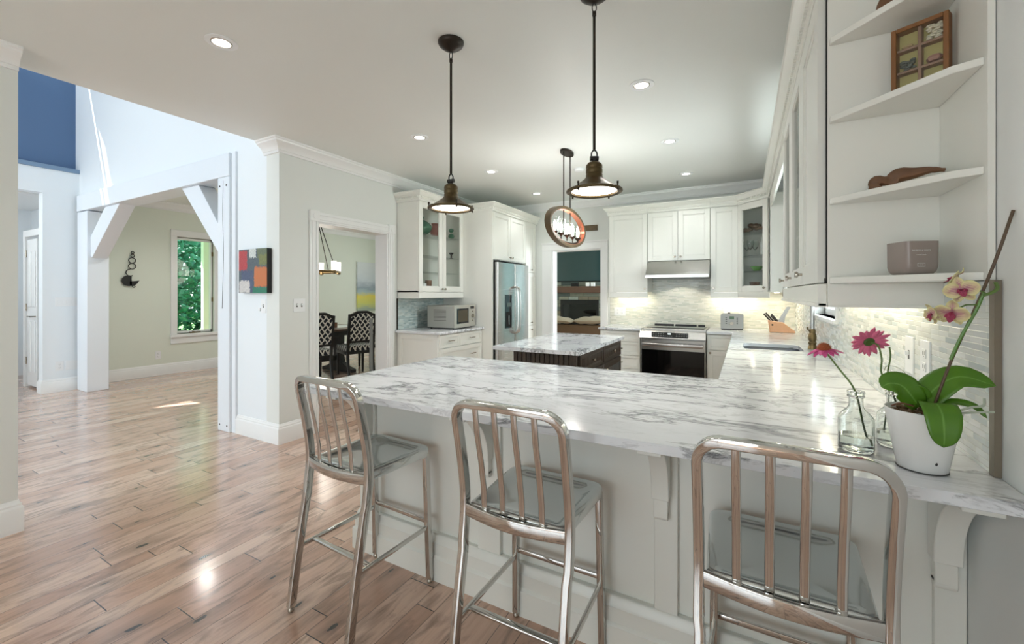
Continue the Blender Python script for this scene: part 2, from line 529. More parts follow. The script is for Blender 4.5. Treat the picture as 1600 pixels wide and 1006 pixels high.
glow('glow_bulb', (1, .90, .78), 16.0)
glow('glow_shade', (1, .93, .82), 2.2)
glow('glow_strip', (1, .90, .66), 5.0)
glow('glow_display', (.8, .95, 1), .6)

def trellis():
    g = G('trellis_fabric')
    at = g.node('ShaderNodeUVMap').outputs[0]
    P = g.sep(at)
    u, v = g.m('MULTIPLY', P[0], 14.0), g.m('MULTIPLY', P[1], 9.0)
    wob = g.m('MULTIPLY', g.m('SINE', g.m('MULTIPLY', v, 6.2832)), .10)
    a = g.m('PINGPONG', g.m('ADD', g.m('ADD', u, v), wob), .5)
    b = g.m('PINGPONG', g.m('SUBTRACT', g.m('ADD', u, wob), v), .5)
    d = g.m('MINIMUM', a, b)
    g.set(color=g.mix(g.m('LESS_THAN', d, .13), lin((28, 32, 40)), lin((214, 214, 204))), rough=.9)
    M['trellis'] = g.mat
trellis()

def leaves(name, cols, rough=.45, trans=.25):
    g = G(name)
    o = g.node('ShaderNodeObjectInfo').outputs['Random']
    n = g.noise(g.geo(), 9, 2)
    g.set(color=g.ramp(g.m('ADD', g.m('MULTIPLY', o, .3), g.m('MULTIPLY', n, .8)), [(.25, lin(cols[0])), (.5, lin(cols[1])), (.8, lin(cols[2]))]), rough=rough)
    M[name] = g.mat
leaves('foliage', [(16, 80, 62), (40, 132, 98), (124, 200, 168)])
leaves('foliage_dark', [(14, 60, 44), (30, 104, 74), (70, 160, 110)])
M['bark'] = simple('bark', (70, 66, 60), .9)
M['grass'] = simple('grass', (90, 140, 80), .9)

def abstract_art():
    """palette-knife colour field: patches of colour with rough edges and scraped texture"""
    g = G('abstract_painting')
    P = g.sep(g.geo())
    x = g.m('DIVIDE', g.m('ADD', P[0], 4.193), .445); z = g.m('DIVIDE', g.m('SUBTRACT', P[2], 1.352), .405)
    wn = g.noise(g.mapp(g.geo(), scale=(30, 1, 60)), 1.5, 5, .7)
    wx = g.m('ADD', x, g.m('MULTIPLY', g.m('SUBTRACT', wn, .5), .12)); wz = g.m('ADD', z, g.m('MULTIPLY', g.m('SUBTRACT', g.noise(g.mapp(g.geo(), scale=(50, 1, 14)), 2, 4, .7), .5), .22))
    def rect(x0, x1, z0, z1):
        return g.m('MULTIPLY', g.m('MULTIPLY', g.m('GREATER_THAN', wx, x0), g.m('LESS_THAN', wx, x1)), g.m('MULTIPLY', g.m('GREATER_THAN', wz, z0), g.m('LESS_THAN', wz, z1)))
    speck = g.ramp(g.noise(g.mapp(g.geo(), scale=(60, 1, 25)), 3, 5, .7), [(.35, (0, 0, 0)), (.65, (1, 1, 1))])
    c = g.mix(speck, lin((62, 74, 84)), lin((92, 104, 108)))
    for (r, ca, cb) in (((.0, .30, .52, .97), (150, 40, 46), (200, 74, 76)), ((.38, .62, .80, 1.1), (170, 178, 174), (226, 228, 222)), ((.66, 1.1, .78, 1.1), (78, 92, 72), (110, 120, 92)),
                        ((.72, 1.1, .62, .86), (134, 138, 72), (92, 100, 66)), ((.10, .52, .02, .52), (52, 64, 92), (84, 96, 124)), ((.02, .40, .0, .28), (226, 222, 216), (180, 176, 176)),
                        ((.56, 1.1, .14, .58), (206, 104, 56), (176, 120, 66)), ((.50, 1.1, -.1, .13), (20, 128, 96), (40, 104, 84))):
        c = g.mix(rect(*r), c, g.mix(speck, lin(ca), lin(cb)))
    g.set(color=c, rough=.5); g.bump(speck, .3, .002)
    M['art_abstract'] = g.mat
    g = G('landscape_painting')
    P = g.sep(g.geo()); z = g.m('DIVIDE', g.m('SUBTRACT', P[2], .95), 1.2)
    n = g.noise(g.mapp(g.geo(), scale=(1, 2, 5)), 2.2, 4, .5)
    zz = g.m('ADD', z, g.m('MULTIPLY', g.m('SUBTRACT', n, .5), .18))
    g.set(color=g.ramp(zz, [(0, lin((160, 176, 160))), (.10, lin((206, 210, 120))), (.28, lin((226, 210, 90))), (.36, lin((170, 190, 190))), (.45, lin((150, 164, 176))), (.6, lin((206, 214, 220))), (1, lin((222, 226, 226)))]), rough=.6)
    M['art_landscape'] = g.mat
abstract_art()

# ------------------------------------------------------------------ setting
CZ = 2.72                    # kitchen ceiling
XL, XR, YB = -3.645, 0.53, 6.0
YR = 2.325                   # the wall that faces the viewer beyond the passage
XW = -8.46                   # dining-room window wall
struct('floor', MB().box(-10.6, 2.4, -4.1, 9.8, -.12, 0), M['floor'], smooth=False)
struct('ceiling', MB().box(-3.86, 2.2, -3.3, YB + .15, CZ, CZ + .2), M['ceiling_paint'], smooth=False)
struct('ceiling_living', MB().box(-5.05, 2.2, YB + .15, 9.75, CZ, CZ + .2), M['ceiling_paint'], smooth=False)
struct('ceiling_dining', MB().box(XW, -3.86, YR + .19, YB + .15, 2.86, 3.0).box(XW, -5.05, YB + .15, 8.75, 2.86, 3.0), M['ceiling_paint'], smooth=False)

# kitchen left wall with the opening to the dining room
DY0, DY1, DZ = 2.712, 3.640, 2.045
w = MB().poly([(YR, 0), (DY0, 0), (DY0, DZ), (DY1, DZ), (DY1, 0), (YB, 0), (YB, CZ), (YR, CZ)], -3.83, XL, axis='x')
struct('wall_left', w, M['wall_kitchen'], smooth=False)
struct('wall_dining', MB().box(-3.95, -3.831, YB, YB + .15, 0, CZ).box(-5.05, -3.86, YB, YB + .15, 0, 2.86), M['wall_dining'], smooth=False)
# near left wall, ends where the passage opens
struct('wall_near', MB().box(-3.86, -3.615, -3.3, .765, 0, CZ), M['wall_kitchen'], smooth=False)
# back wall with the opening to the living room
BX0, BX1, BZ = -2.586, -1.818, 2.0
w = MB().poly([(XL, 0), (BX0, 0), (BX0, BZ), (BX1, BZ), (BX1, 0), (XR + .15, 0), (XR + .15, CZ), (XL, CZ)], YB, YB + .15, axis='y')
struct('wall_back', w, M['wall_kitchen'], smooth=False)
# right wall with the window over the sink
WY0, WY1, WZ0, WZ1 = 3.42, 4.42, 1.175, 2.25
w = MB().poly([(-3.3, 0), (YB, 0), (YB, CZ), (-3.3, CZ)], XR, XR + .15, holes=[[(WY0, WZ0), (WY1, WZ0), (WY1, WZ1), (WY0, WZ1)]], axis='x')
struct('wall_right', w, M['wall_white'], smooth=False)
# wall behind the viewer, with patio doors
w = MB().poly([(-3.86, 0), (-2.8, 0), (-2.8, 2.3), (-.2, 2.3), (-.2, 0), (XR + .15, 0), (XR + .15, CZ), (-3.86, CZ)], -3.3, -3.15, axis='y')
struct('wall_front', w, M['wall_white'], smooth=False)
fr = MB()
for x in (-2.8, -1.55, -.28): fr.box(x, x + .08, -3.28, -3.2, 0, 2.3)
fr.box(-2.8, -.2, -3.28, -3.2, 2.22, 2.3).box(-2.8, -.2, -3.28, -3.2, 0, .1)
struct('door_3', fr, M['trim_white'], smooth=False)

# the two-storey hall
HZ = 4.55
w = MB()
w.box(-4.302, -3.8301, YR, YR + .19, 0, CZ).box(-4.302, -3.86, YR, YR + .19, CZ, HZ)                    # wall right of the timber post
w.box(XW - .2, -4.302, YR, YR + .19, 2.715, HZ)               # wall above the beam
struct('wall_passage', w, M['wall_hall'], smooth=False)
struct('wall_above_kitchen', MB().box(-3.86, -3.70, -3.9, YR + .19, CZ + .2, HZ).box(-3.86, -3.70, -3.9, -3.3, 0, HZ), M['wall_hall'], smooth=False)
w = MB().poly([(1.965, 0), (YR + .19, 0), (YR + .19, 3.03), (-4.0, 3.03), (-4.0, 0), (.2, 0), (.2, 2.70), (1.965, 2.70)], -8.40, -8.25, axis='x')
struct('wall_hall', w, M['wall_hall'], smooth=False)
struct('wall_loft', MB().box(-8.50, -8.39, -4.0, YR, 3.09, HZ), M['wall_blue'], smooth=False)
struct('trim_1', MB().box(-8.40, -8.225, -4.0, YR - .001, 3.03, 3.085), simple('ledge_paint', (118, 144, 172), .4), bevel=.004)
# roof of the hall with unseen slits shaped to throw the sun streaks
def strip(t, w0, w1):
    a = Vector((-8.62, 1.46)); d = Vector((.45, .70)).normalized(); n = Vector((d.y, -d.x))
    return [tuple(a + d * t[0] + n * w0), tuple(a + d * t[1] + n * w0), tuple(a + d * t[1] + n * w1), tuple(a + d * t[0] + n * w1)]
roof = MB().poly([(-8.9, -4.0), (-3.7, -4.0), (-3.7, YR + .1), (-8.9, YR + .1)], HZ, HZ + .05, holes=[strip((-.08, .95), -.03, .02), strip((.0, .86), .06, .16)])
struct('ceiling_hall', roof, M['wall_hall'], smooth=False)
w = MB().poly([(-8.9, 0), (-7.9, 0), (-7.9, 4.2), (-4.1, 4.2), (-4.1, 0), (-3.7, 0), (-3.7, HZ), (-8.9, HZ)], -4.1, -3.98, axis='y')
struct('wall_hall_front', w, M['wall_hall'], smooth=False)
fr = MB()
for x in (-7.9, -6.66, -5.42, -4.18): fr.box(x, x + .08, -4.08, -4.0, 0, 4.2)
for z in (0.0, 2.1, 4.12): fr.box(-7.9, -4.1, -4.08, -4.0, z, z + .08)
struct('window_3', fr, M['trim_white'], smooth=False)
# corridor beyond the hall
c = MB().box(-10.6, -10.45, -.1, 2.6, 0, 3.0).box(-10.6, -8.41, 2.36, 2.5, 0, 3.0).box(-10.6, -8.41, -.2, -.08, 0, 3.0).box(-10.6, -8.41, -.1, 2.5, 2.78, 2.9)
struct('wall_corridor', c, M['wall_hall'], smooth=False)

# dining room: window wall with twin casement window
GY0, GY1, GY2, GZ0, GZ1 = 3.585, 4.165, 4.80, .655, 2.315
w = MB().poly([(YR + .19, 0), (8.75, 0), (8.75, 2.86), (YR + .19, 2.86)], XW - .18, XW, holes=[[(GY0, GZ0), (GY1, GZ0), (GY1, GZ1), (GY0, GZ1)], [(GY1 + .09, GZ0), (GY2, GZ0), (GY2, GZ1), (GY1 + .09, GZ1)]], axis='x')
struct('wall_window', w, M['wall_dining'], smooth=False)
struct('wall_dining_end', MB().box(XW, -5.05, 8.6, 8.75, 0, 2.86).box(-5.05, -4.9, YB + .15, 8.75, 0, 2.86), M['wall_dining'], smooth=False)
c = MB()
c.box(XW, XW + .022, GY0 - .09, GY0, GZ0, GZ1).box(XW, XW + .022, GY2, GY2 + .09, GZ0, GZ1)
c.box(XW, XW + .022, GY0 - .09, GY2 + .09, GZ1, GZ1 + .11).box(XW, XW + .022, GY1, GY1 + .09, GZ0, GZ1)
c.box(XW, XW + .05, GY0 - .10, GY2 + .10, GZ0 - .05, GZ0).box(XW, XW + .022, GY0 - .09, GY2 + .09, GZ0 - .16, GZ0 - .05)
win = struct('window_1', c, M['trim_white'], bevel=.003)
for (a, b, nm) in ((GY0, GY1, 1), (GY1 + .09, GY2, 2)):
    c = MB()
    c.box(XW - .10, XW - .05, a, a + .035, GZ0, GZ1).box(XW - .10, XW - .05, b - .035, b, GZ0, GZ1).box(XW - .10, XW - .05, a, b, GZ0, GZ0 + .045).box(XW - .10, XW - .05, a, b, GZ1 - .045, GZ1)
    s_ = struct('sash', c, M['trim_white'], parent=win, smooth=False)
    struct('pane', MB().box(XW - .078, XW - .074, a + .03, b - .03, GZ0 + .04, GZ1 - .04), M['pane'], parent=s_, smooth=False)
    struct('dark_gasket', MB().box(XW - .05, XW - .046, a, a + .008, GZ0, GZ1).box(XW - .05, XW - .046, b - .010, b, GZ0, GZ1).box(XW - .05, XW - .046, a, b, GZ1 - .010, GZ1).box(XW - .05, XW - .046, a, b, GZ0, GZ0 + .010), M['bronze_dark'], parent=s_, smooth=False)
    for z in (1.20, 2.02):
        struct('hinge', MB().box(XW - .046, XW - .03, b - .02, b + .004, z, z + .075), M['brass_dark'], parent=s_, smooth=False)
    k = MB().box(XW - .04, XW + .01, a + .20, a + .36, GZ0 + .002, GZ0 + .022).tube([(XW + .0, a + .28, GZ0 + .02), (XW + .03, a + .22, GZ0 + .035)], .006)
    struct('crank_handle', k, M['brass_dark'], parent=s_)
# living room
struct('wall_living', MB().box(-5.05, -3.35 + 2.9, 9.6, 9.75, 0, CZ).box(-.45, 2.2, 9.6, 9.75, 0, CZ).box(1.9, 2.05, YB + .15, 9.6, 0, CZ), M['wall_living'], smooth=False)

# window over the sink
c = MB()
c.box(XR - .02, XR, WY0 - .07, WY0, WZ0 - .0, WZ1 + .07).box(XR - .02, XR, WY1, WY1 + .07, WZ0, WZ1 + .07).box(XR - .02, XR, WY0 - .07, WY1 + .07, WZ1, WZ1 + .07).box(XR - .04, XR + .08, WY0 - .07, WY1 + .07, WZ0 - .025, WZ0)
c.box(XR + .06, XR + .11, WY0, WY0 + .05, WZ0, WZ1).box(XR + .06, XR + .11, WY1 - .05, WY1, WZ0, WZ1).box(XR + .06, XR + .11, WY0, WY1, WZ0, WZ0 + .05).box(XR + .06, XR + .11, WY0, WY1, WZ1 - .05, WZ1)
win2 = struct('window_2', c, M['trim_white'], bevel=.002)
struct('pane', MB().box(XR + .082, XR + .086, WY0 + .04, WY1 - .04, WZ0 + .04, WZ1 - .04), M['pane'], parent=win2, smooth=False)

# ------------------------------------------------------------------ mouldings
def crown_prof(sx, h=.115, p=.095):
    """(out, up) outline of a crown moulding, origin at the ceiling and wall corner"""
    return [(0, 0), (p, 0), (p, -.014), (p - .010, -.020), (p - .014, -.032), (p - .030, -.044), (p - .050, -.058), (p - .064, -.078), (p - .070, -.092), (.018, -.094), (.018, -h), (0, -h)]
def moulding(name, prof, path, out, parent=None, mat=None):
    """straight runs with mitred corners; path on the wall at the moulding's reference height; out = list of outward directions per segment"""
    n = len(path); k = len(prof); mb = MB(); vs = []
    for i, p in enumerate(path):
        p = Vector(p)
        if i == 0: o = Vector(out[0])
        elif i == n - 1: o = Vector(out[-1])
        else:
            a, b = Vector(out[i - 1]), Vector(out[i]); s_ = (a + b); o = s_ / (1 + a.dot(b))
        for u, z in prof: vs.append(p + o * u + Vector((0, 0, z)))
    fs = [(i * k + j, i * k + (j + 1) % k, (i + 1) * k + (j + 1) % k, (i + 1) * k + j) for i in range(n - 1) for j in range(k)]
    fs += [tuple(range(k)), tuple(range(n * k - 1, (n - 1) * k - 1, -1))]
    mb.add(vs, fs)
    return struct(name, mb, mat or M['trim_white'], parent, ang=25)
CP = crown_prof(1)
moulding('trim_2', CP, [(-3.855, YR, CZ), (XL, YR, CZ), (XL, YB, CZ), (XR, YB, CZ)], [(0, -1, 0), (1, 0, 0), (0, -1, 0)])
moulding('trim_3', CP, [(-3.615, -3.1, CZ), (-3.615, .765, CZ)], [(1, 0, 0)])
CD = [(u * 1.1, z * 1.1) for u, z in CP]
moulding('trim_4', CD, [(XW, YR + .19, 2.86), (XW, 8.6, 2.86)], [(1, 0, 0)])
BP = [(0, 0), (.020, 0), (.020, .135), (.017, .142), (.013, .148), (.013, .158), (.008, .166), (.004, .178), (0, .180)]
BP1 = BP
moulding('baseboard_passage', BP, [(-4.30, YR, 0), (XL, YR, 0), (XL, DY0 - .10, 0)], [(0, -1, 0), (1, 0, 0)])
moulding('baseboard_near', BP, [(-3.615, -3.1, 0), (-3.615, .765, 0), (-3.86, .765, 0)], [(1, 0, 0), (0, 1, 0)])
moulding('baseboard_window', BP, [(XW, YR + .25, 0), (XW, 8.6, 0)], [(1, 0, 0)])
moulding('baseboard_hall', BP, [(-8.4, 1.965, 0), (-8.25, 1.965, 0), (-8.25, YR, 0)], [(0, -1, 0), (1, 0, 0)])
moulding('baseboard_right', BP, [(XR, -3.1, 0), (XR, 1.55, 0)], [(-1, 0, 0)])
moulding('baseboard_dining', BP, [(-3.831, YR + .19, 0), (-3.831, DY0 - .1, 0)], [(-1, 0, 0)])
# narrow edge board beside the timber post, running up to the ceiling of the hall
struct('trim_5', MB().box(-4.372, -4.302, YR - .02, YR + .19, 0, 2.72), M['timber_white'], bevel=.003)

def casing(name, y0, y1, z, x, depth, wall_x2, w=.092):
    """door casing on a wall x = const, room side +x"""
    c = MB()
    for a, b in ((y0 - w, y0), (y1, y1 + w)):
        c.box(x, x + .018, a, b, 0, z).box(x + .018, x + .026, a + .018, a + .030, 0, z).box(x + .018, x + .026, b - .030, b - .018, 0, z)
    c.box(x, x + .018, y0, y1, z, z + w).box(x + .018, x + .026, y0, y1, z + .018, z + .030).box(x + .018, x + .026, y0, y1, z + w - .030, z + w - .018)
    for a in (y0 - w - .004, y1 - .004):
        c.box(x, x + .030, a, a + w + .008, z - .002, z + w + .010)
        c.cyl((x + .030, a + w / 2 + .004, z + w / 2), (x + .036, a + w / 2 + .004, z + w / 2), .026, n=20)
    c.box(wall_x2 - .002, x + .004, y0 - .001, y0 + .014, 0, z).box(wall_x2 - .002, x + .004, y1 - .014, y1 + .001, 0, z).box(wall_x2 - .002, x + .004, y0, y1, z - .014, z + .001)
    return struct(name, c, M['trim_white'], bevel=.002)
casing('trim_6', DY0 + .001, DY1 - .001, DZ - .001, XL, 0, -3.83)
# casing of the living-room opening (wall y = const)
c = MB(); w_ = .095
for a, b in ((BX0 - w_ - .07, BX0), (BX1, BX1 + w_)): c.box(a, b, YB - .018, YB, 0, BZ + .0)
c.box(BX0 - w_ - .07, BX1 + w_, YB - .020, YB, BZ, BZ + w_).box(BX0 - w_ - .08, BX1 + w_ + .01, YB - .032, YB, BZ + w_, BZ + w_ + .022)
c.box(BX0, BX0 + .014, YB - .004, YB + .152, 0, BZ).box(BX1 - .014, BX1, YB - .004, YB + .152, 0, BZ).box(BX0, BX1, YB - .004, YB + .152, BZ - .014, BZ)
struct('trim_7', c, M['trim_white'], bevel=.002)

# corridor door, standing ajar
d = struct('door_1', MB().box(-9.12, -8.70, 2.02, 2.06, .03, 2.12), M['trim_white'], smooth=False)
pn = MB()
for (x0, x1) in ((-9.07, -8.945), (-8.885, -8.76)):
    for (z0, z1) in ((.22, .95), (1.15, 1.95)):
        pn.box(x0, x1, 2.008, 2.02, z0, z1)
struct('door_panel', pn, M['trim_white'], parent=d, bevel=.006)
struct('door_handle', MB().cyl((-8.76, 2.02, 1.02), (-8.76, 1.96, 1.02), .010).cyl((-8.76, 1.965, 1.02), (-8.87, 1.965, 1.02), .009), M['nickel'], parent=d)
for z in (.33, 1.1, 1.87): struct('door_hinge', MB().cyl((-9.13, 2.01, z), (-9.13, 2.01, z + .1), .009), M['nickel'], parent=d)
struct('trim_8', MB().box(-9.22, -9.14, 2.0, 2.36, 0, 2.25).box(-9.139, -8.41, 2.0, 2.02, 2.16, 2.25), M['trim_white'], smooth=False)

# ------------------------------------------------------------------ timber frame in the hall
t = thing('timber_frame', 'white painted timber frame of posts, beam and braces spanning the opening to the dining area', 'timber frame', (-6.2, 2.4, 0))
YF0, YF1 = 2.285, 2.515
def timber(name, pts, y0, y1, label=None, **kw):
    return part(name, MB().poly(pts, y0, y1, axis='y'), M['timber_white'], t, bevel=.006, label=label, **kw)
part('post', MB().box(-8.19, -7.845, YF0, YF1, 0, 2.475), M['timber_white'], t, bevel=.006)
pr = part('post', MB().box(-4.575, -4.373, YF0, YF1, 0, 2.485), M['timber_white'], t, bevel=.006)
part('beam', MB().box(-8.20, -4.373, YF0 - .004, YF1, 2.486, 2.712), M['timber_white'], t, bevel=.006)
timber('brace', [(-7.844, 1.86), (-7.844, 2.12), (-7.37, 2.485), (-6.93, 2.485), (-7.80, 1.83)], YF0 + .035, YF1 - .03)
timber('brace', [(-4.576, 1.70), (-4.576, 1.98), (-5.02, 2.485), (-5.36, 2.485)], YF0 + .035, YF1 - .03)
cr = MB()
cr.tube(catmull([(-4.475, YF0 - .0005, 2.45), (-4.482, YF0 - .0005, 2.1), (-4.470, YF0 - .0005, 1.7), (-4.492, YF0 - .0005, 1.2)], 6), .0025, 5)
part('drying_crack', cr, M['gap_black'], pr)
for x, z in ((-4.535, 2.40), (-4.42, 2.40), (-4.54, .06), (-4.41, .06)): part('dowel_peg', MB().cyl((x, YF0 - .003, z), (x, YF0 + .01, z), .009, n=10), M['bronze_dark'], pr)

# ------------------------------------------------------------------ cabinet helpers
def mould_mb(prof, path, out, mb=None):
    n = len(path); k = len(prof); mb = mb or MB(); vs = []
    for i, p in enumerate(path):
        p = Vector(p)
        if i == 0: o = Vector(out[0])
        elif i == n - 1: o = Vector(out[-1])
        else:
            a, b = Vector(out[i - 1]), Vector(out[i]); s_ = (a + b); o = s_ / (1 + a.dot(b))
        for u, z in prof: vs.append(p + o * u + Vector((0, 0, z)))
    fs = [(i * k + j, i * k + (j + 1) % k, (i + 1) * k + (j + 1) % k, (i + 1) * k + j) for i in range(n - 1) for j in range(k)]
    fs += [tuple(range(k)), tuple(range(n * k - 1, (n - 1) * k - 1, -1))]
    return mb.add(vs, fs)
CCP = [(0, 0), (.012, 0), (.012, .022), (.020, .026), (.022, .052), (.034, .060), (.050, .078), (.060, .092), (.066, .094), (.066, .108), (0, .108)]
def cab_crown(parent, path, out):
    """crown with a dentil band, its foot at the path"""
    c = part('crown', mould_mb(CCP, path, out), M['cabinet_white'], parent, ang=25)
    for i in range(len(path) - 1):
        d = MB()
        a, b = Vector(path[i]), Vector(path[i + 1]); o = Vector(out[i]); L = (b - a).length; u = (b - a) / L
        n = int(L / .024)
        for k in range(n):
            p = a + u * (k + .5) * L / n
            d.m = Matrix(((u.x, o.x, 0, p.x), (u.y, o.y, 0, p.y), (0, 0, 1, p.z), (0, 0, 0, 1)))
            d.box(-.007, .007, .018, .031, .030, .050)
        part('dentil_band', d, M['cabinet_white'], c, smooth=False)
    return c
def fm(o, u, n):
    return Matrix(((u[0], n[0], 0, o[0]), (u[1], n[1], 0, o[1]), (0, 0, 1, o[2]), (0, 0, 0, 1)))
def door_mb(m, w, h, t=.020, fr=.058, glass=False, bead=False, flat=False):
    d = MB(); d.m = m
    if flat:
        return d.box(0, w, 0, t, 0, h)
    d.box(0, fr, 0, t, 0, h).box(w - fr, w, 0, t, 0, h).box(fr, w - fr, 0, t, 0, fr).box(fr, w - fr, 0, t, h - fr, h)
    b = .008
    d.box(fr, fr + b, 0, t - .005, fr, h - fr).box(w - fr - b, w - fr, 0, t - .005, fr, h - fr).box(fr + b, w - fr - b, 0, t - .005, fr, fr + b).box(fr + b, w - fr - b, 0, t - .005, h - fr - b, h - fr)
    if not glass:
        d.box(fr, w - fr, 0, t - .011, fr, h - fr)
        if bead:
            x = fr + .004
            while x < w - fr - .01:
                d.box(x, min(x + .022, w - fr), 0, t - .006, fr + b, h - fr - b); x += .030
    return d
def knob_mb(m, x, z, t=.02, r=.014):
    d = MB(); d.m = m
    d.cyl((x, t, z), (x, t + .018, z), .006, n=10)
    d.cyl((x, t + .014, z), (x, t + .019, z), .009, r, n=14).cyl((x, t + .019, z), (x, t + .027, z), r, r * .86, n=14)
    return d
def pull_mb(m, x, z, w=.10, t=.02):
    d = MB(); d.m = m
    for s_ in (-1, 1): d.cyl((x + s_ * w * .38, t, z), (x + s_ * w * .38, t + .024, z), .0055, n=10)
    d.box(x - w / 2, x + w / 2, t + .020, t + .031, z - .006, z + .006)
    return d
def add_door(parent, o, u, n, w, h, knob=None, pull=None, glass=False, name='door', mat='cabinet_white', hw='nickel', bead=False, fr=.058, flat=False, knobsq=False):
    m = fm(o, u, n)
    d = part(name, door_mb(m, w, h, glass=glass, bead=bead, fr=fr, flat=flat), M[mat], parent, bevel=.0015, seg=1, ang=30)
    if glass:
        g_ = MB(); g_.m = m; g_.box(fr + .002, w - fr - .002, .004, .008, fr + .002, h - fr - .002)
        part('glass_pane', g_, M['pane'], d, smooth=False)
    if knob: part('knob', knob_mb(m, *knob), M[hw], d, ang=50)
    if pull: part('pull_handle', pull_mb(m, *pull), M[hw], d, bevel=.002)
    return d

CT = .914; SL = .030
# ------------------------------------------------------------------ peninsula
t = thing('peninsula_cabinet', 'long white panelled peninsula base with scrolled corbels behind the three metal stools', 'kitchen peninsula', (-.6, 1.9, 0))
part('body', MB().box(-1.785, XR - .002, 1.622, 2.34, .0, CT - SL), M['cabinet_white'], t, smooth=False)
pf = MB(); yb = 1.622; yf = 1.602
stiles = [(-1.785, -1.70), (-1.055, -.938), (-.289, -.209), (.462, XR - .002)]
for a, b in stiles: pf.box(a, b, yf, yb, .18, CT - SL)
for i in range(3):
    a, b = stiles[i][1], stiles[i + 1][0]
    pf.box(a, b, yf, yb, .18, .205).box(a, b, yf, yb, CT - SL - .10, CT - SL)
pf.box(-1.805, -1.785, 1.602, 1.68, .18, CT - SL).box(-1.805, -1.785, 2.27, 2.34, .18, CT - SL).box(-1.805, -1.785, 1.68, 2.27, CT - SL - .10, CT - SL).box(-1.805, -1.785, 1.68, 2.27, .18, .205)
part('panel_frame', pf, M['cabinet_white'], t, bevel=.002, seg=1)
bp_ = [(0, 0), (.030, 0), (.030, .105), (.024, .112), (.020, .116), (.020, .170), (.014, .178), (.010, .196), (.004, .204), (0, .206)]
part('plinth', mould_mb(bp_, [(XR - .003, 1.602, 0), (-1.80, 1.602, 0), (-1.80, 2.34, 0)], [(0, -1, 0), (-1, 0, 0)]), M['cabinet_white'], t, ang=25)
def corbel(xc, w=.060):
    c = MB(); z1 = CT - SL; y = yf
    pts = [(y, z1 - .040), (y - .215, z1 - .040)]
    pts += [(y - .215 + .170 * sin(a * pi / 2 / 10), z1 - .040 - .205 * (1 - cos(a * pi / 2 / 10)) ** .9) for a in range(1, 11)]
    pts += [(y - .045, z1 - .262), (y, z1 - .262)]
    c.poly(pts, xc - w / 2, xc + w / 2, axis='x')
    c.box(xc - w / 2 - .007, xc + w / 2 + .007, y - .235, y, z1 - .042, z1)
    c.box(xc - w / 2 + .006, xc + w / 2 - .006, y - .032, y, z1 - .325, z1 - .26)
    c.cyl((xc - w / 2 + .006, y - .016, z1 - .325), (xc + w / 2 - .006, y - .016, z1 - .325), .016, n=14)
    return c
for xc in (-1.742, -1.002, -.262, .478): part('corbel', corbel(xc), M['cabinet_white'], t, bevel=.003, ang=40)

# continuous worktop: peninsula, sink run and the piece right of the range
SX0, SX1, SY0, SY1 = -.012, .392, 3.82, 4.27
outer = rrect(-1.83, -1.70, 1.28, 1.40, .035)[12:18]
outer = [(XR - .001, 1.28)] + [(XR - .001, YB - .012), (-.389, YB - .012), (-.389, 5.345), (-.135, 5.345), (-.118, 5.328), (-.118, 2.392), (-1.80, 2.392), (-1.83, 2.362)] + outer
worktop = single('marble_worktop', MB().poly(outer, CT - SL, CT, holes=[rrect(SX0, SX1, SY0, SY1, .06)]), M['marble'],
       'white grey-veined marble worktop running from the breakfast bar round to the sink and toaster', 'worktop', bevel=.006, seg=3, ang=30)
single('marble_worktop', MB().box(-1.665, -1.128, 5.345, YB - .012, CT - SL, CT), M['marble'], 'short marble worktop over the drawers left of the range', 'worktop', bevel=.005)
single('marble_worktop', MB().box(XL + .012, -2.97, 3.745, 4.668, CT - SL, CT), M['marble'], 'marble worktop under the microwave beside the refrigerator', 'worktop', bevel=.005)

# sink run base and back run bases
t = thing('sink_base_cabinet', 'white base cabinet run below the sink worktop along the right wall', 'cabinet', (.2, 4, 0))
part('body', MB().poly([(2.342, .10), (5.36, .10), (5.36, CT - SL), (4.36, CT - SL), (4.36, .62), (3.72, .62), (3.72, CT - SL), (2.342, CT - SL)], -.075, XR - .003, axis='x'), M['cabinet_white'], t, smooth=False)
part('toe_kick', MB().box(-.01, XR - .003, 2.342, 5.36, 0, .10), M['black'], t, smooth=False)
y = 2.36
for w_ in (.60, .60, .72, .55, .46):
    add_door(t, (-.075, y + w_ - .003, .11), (0, -1), (-1, 0), w_ - .006, .765, knob=(.05, .70)); y += w_
t = thing('base_cabinet', 'white base cabinet with one drawer over a door, right of the range', 'cabinet', (-.2, 5.7, 0))
part('body', MB().box(-.386, .0, 5.395, YB - .002, .10, CT - SL).box(-.386, .0, 5.45, YB - .002, 0, .10), M['cabinet_white'], t, smooth=False)
add_door(t, (-.383, 5.395, .70), (1, 0), (0, -1), .30, .175, name='drawer', fr=.035)
add_door(t, (-.383, 5.395, .11), (1, 0), (0, -1), .30, .582, knob=(.032, .555))
t = thing('drawer_cabinet', 'white four-drawer base cabinet between the living room opening and the range', 'cabinet', (-1.39, 5.7, 0))
part('body', MB().box(-1.648, -1.134, 5.395, YB - .002, .10, CT - SL).box(-1.648, -1.134, 5.45, YB - .002, 0, .10), M['cabinet_white'], t, smooth=False)
for z0, z1 in ((.745, .875), (.575, .738), (.405, .568), (.115, .398)):
    add_door(t, (-1.643, 5.395, z0), (1, 0), (0, -1), .504, z1 - z0, pull=(.25, (z1 - z0) * .5, .09), name='drawer', fr=.032, hw='nickel')

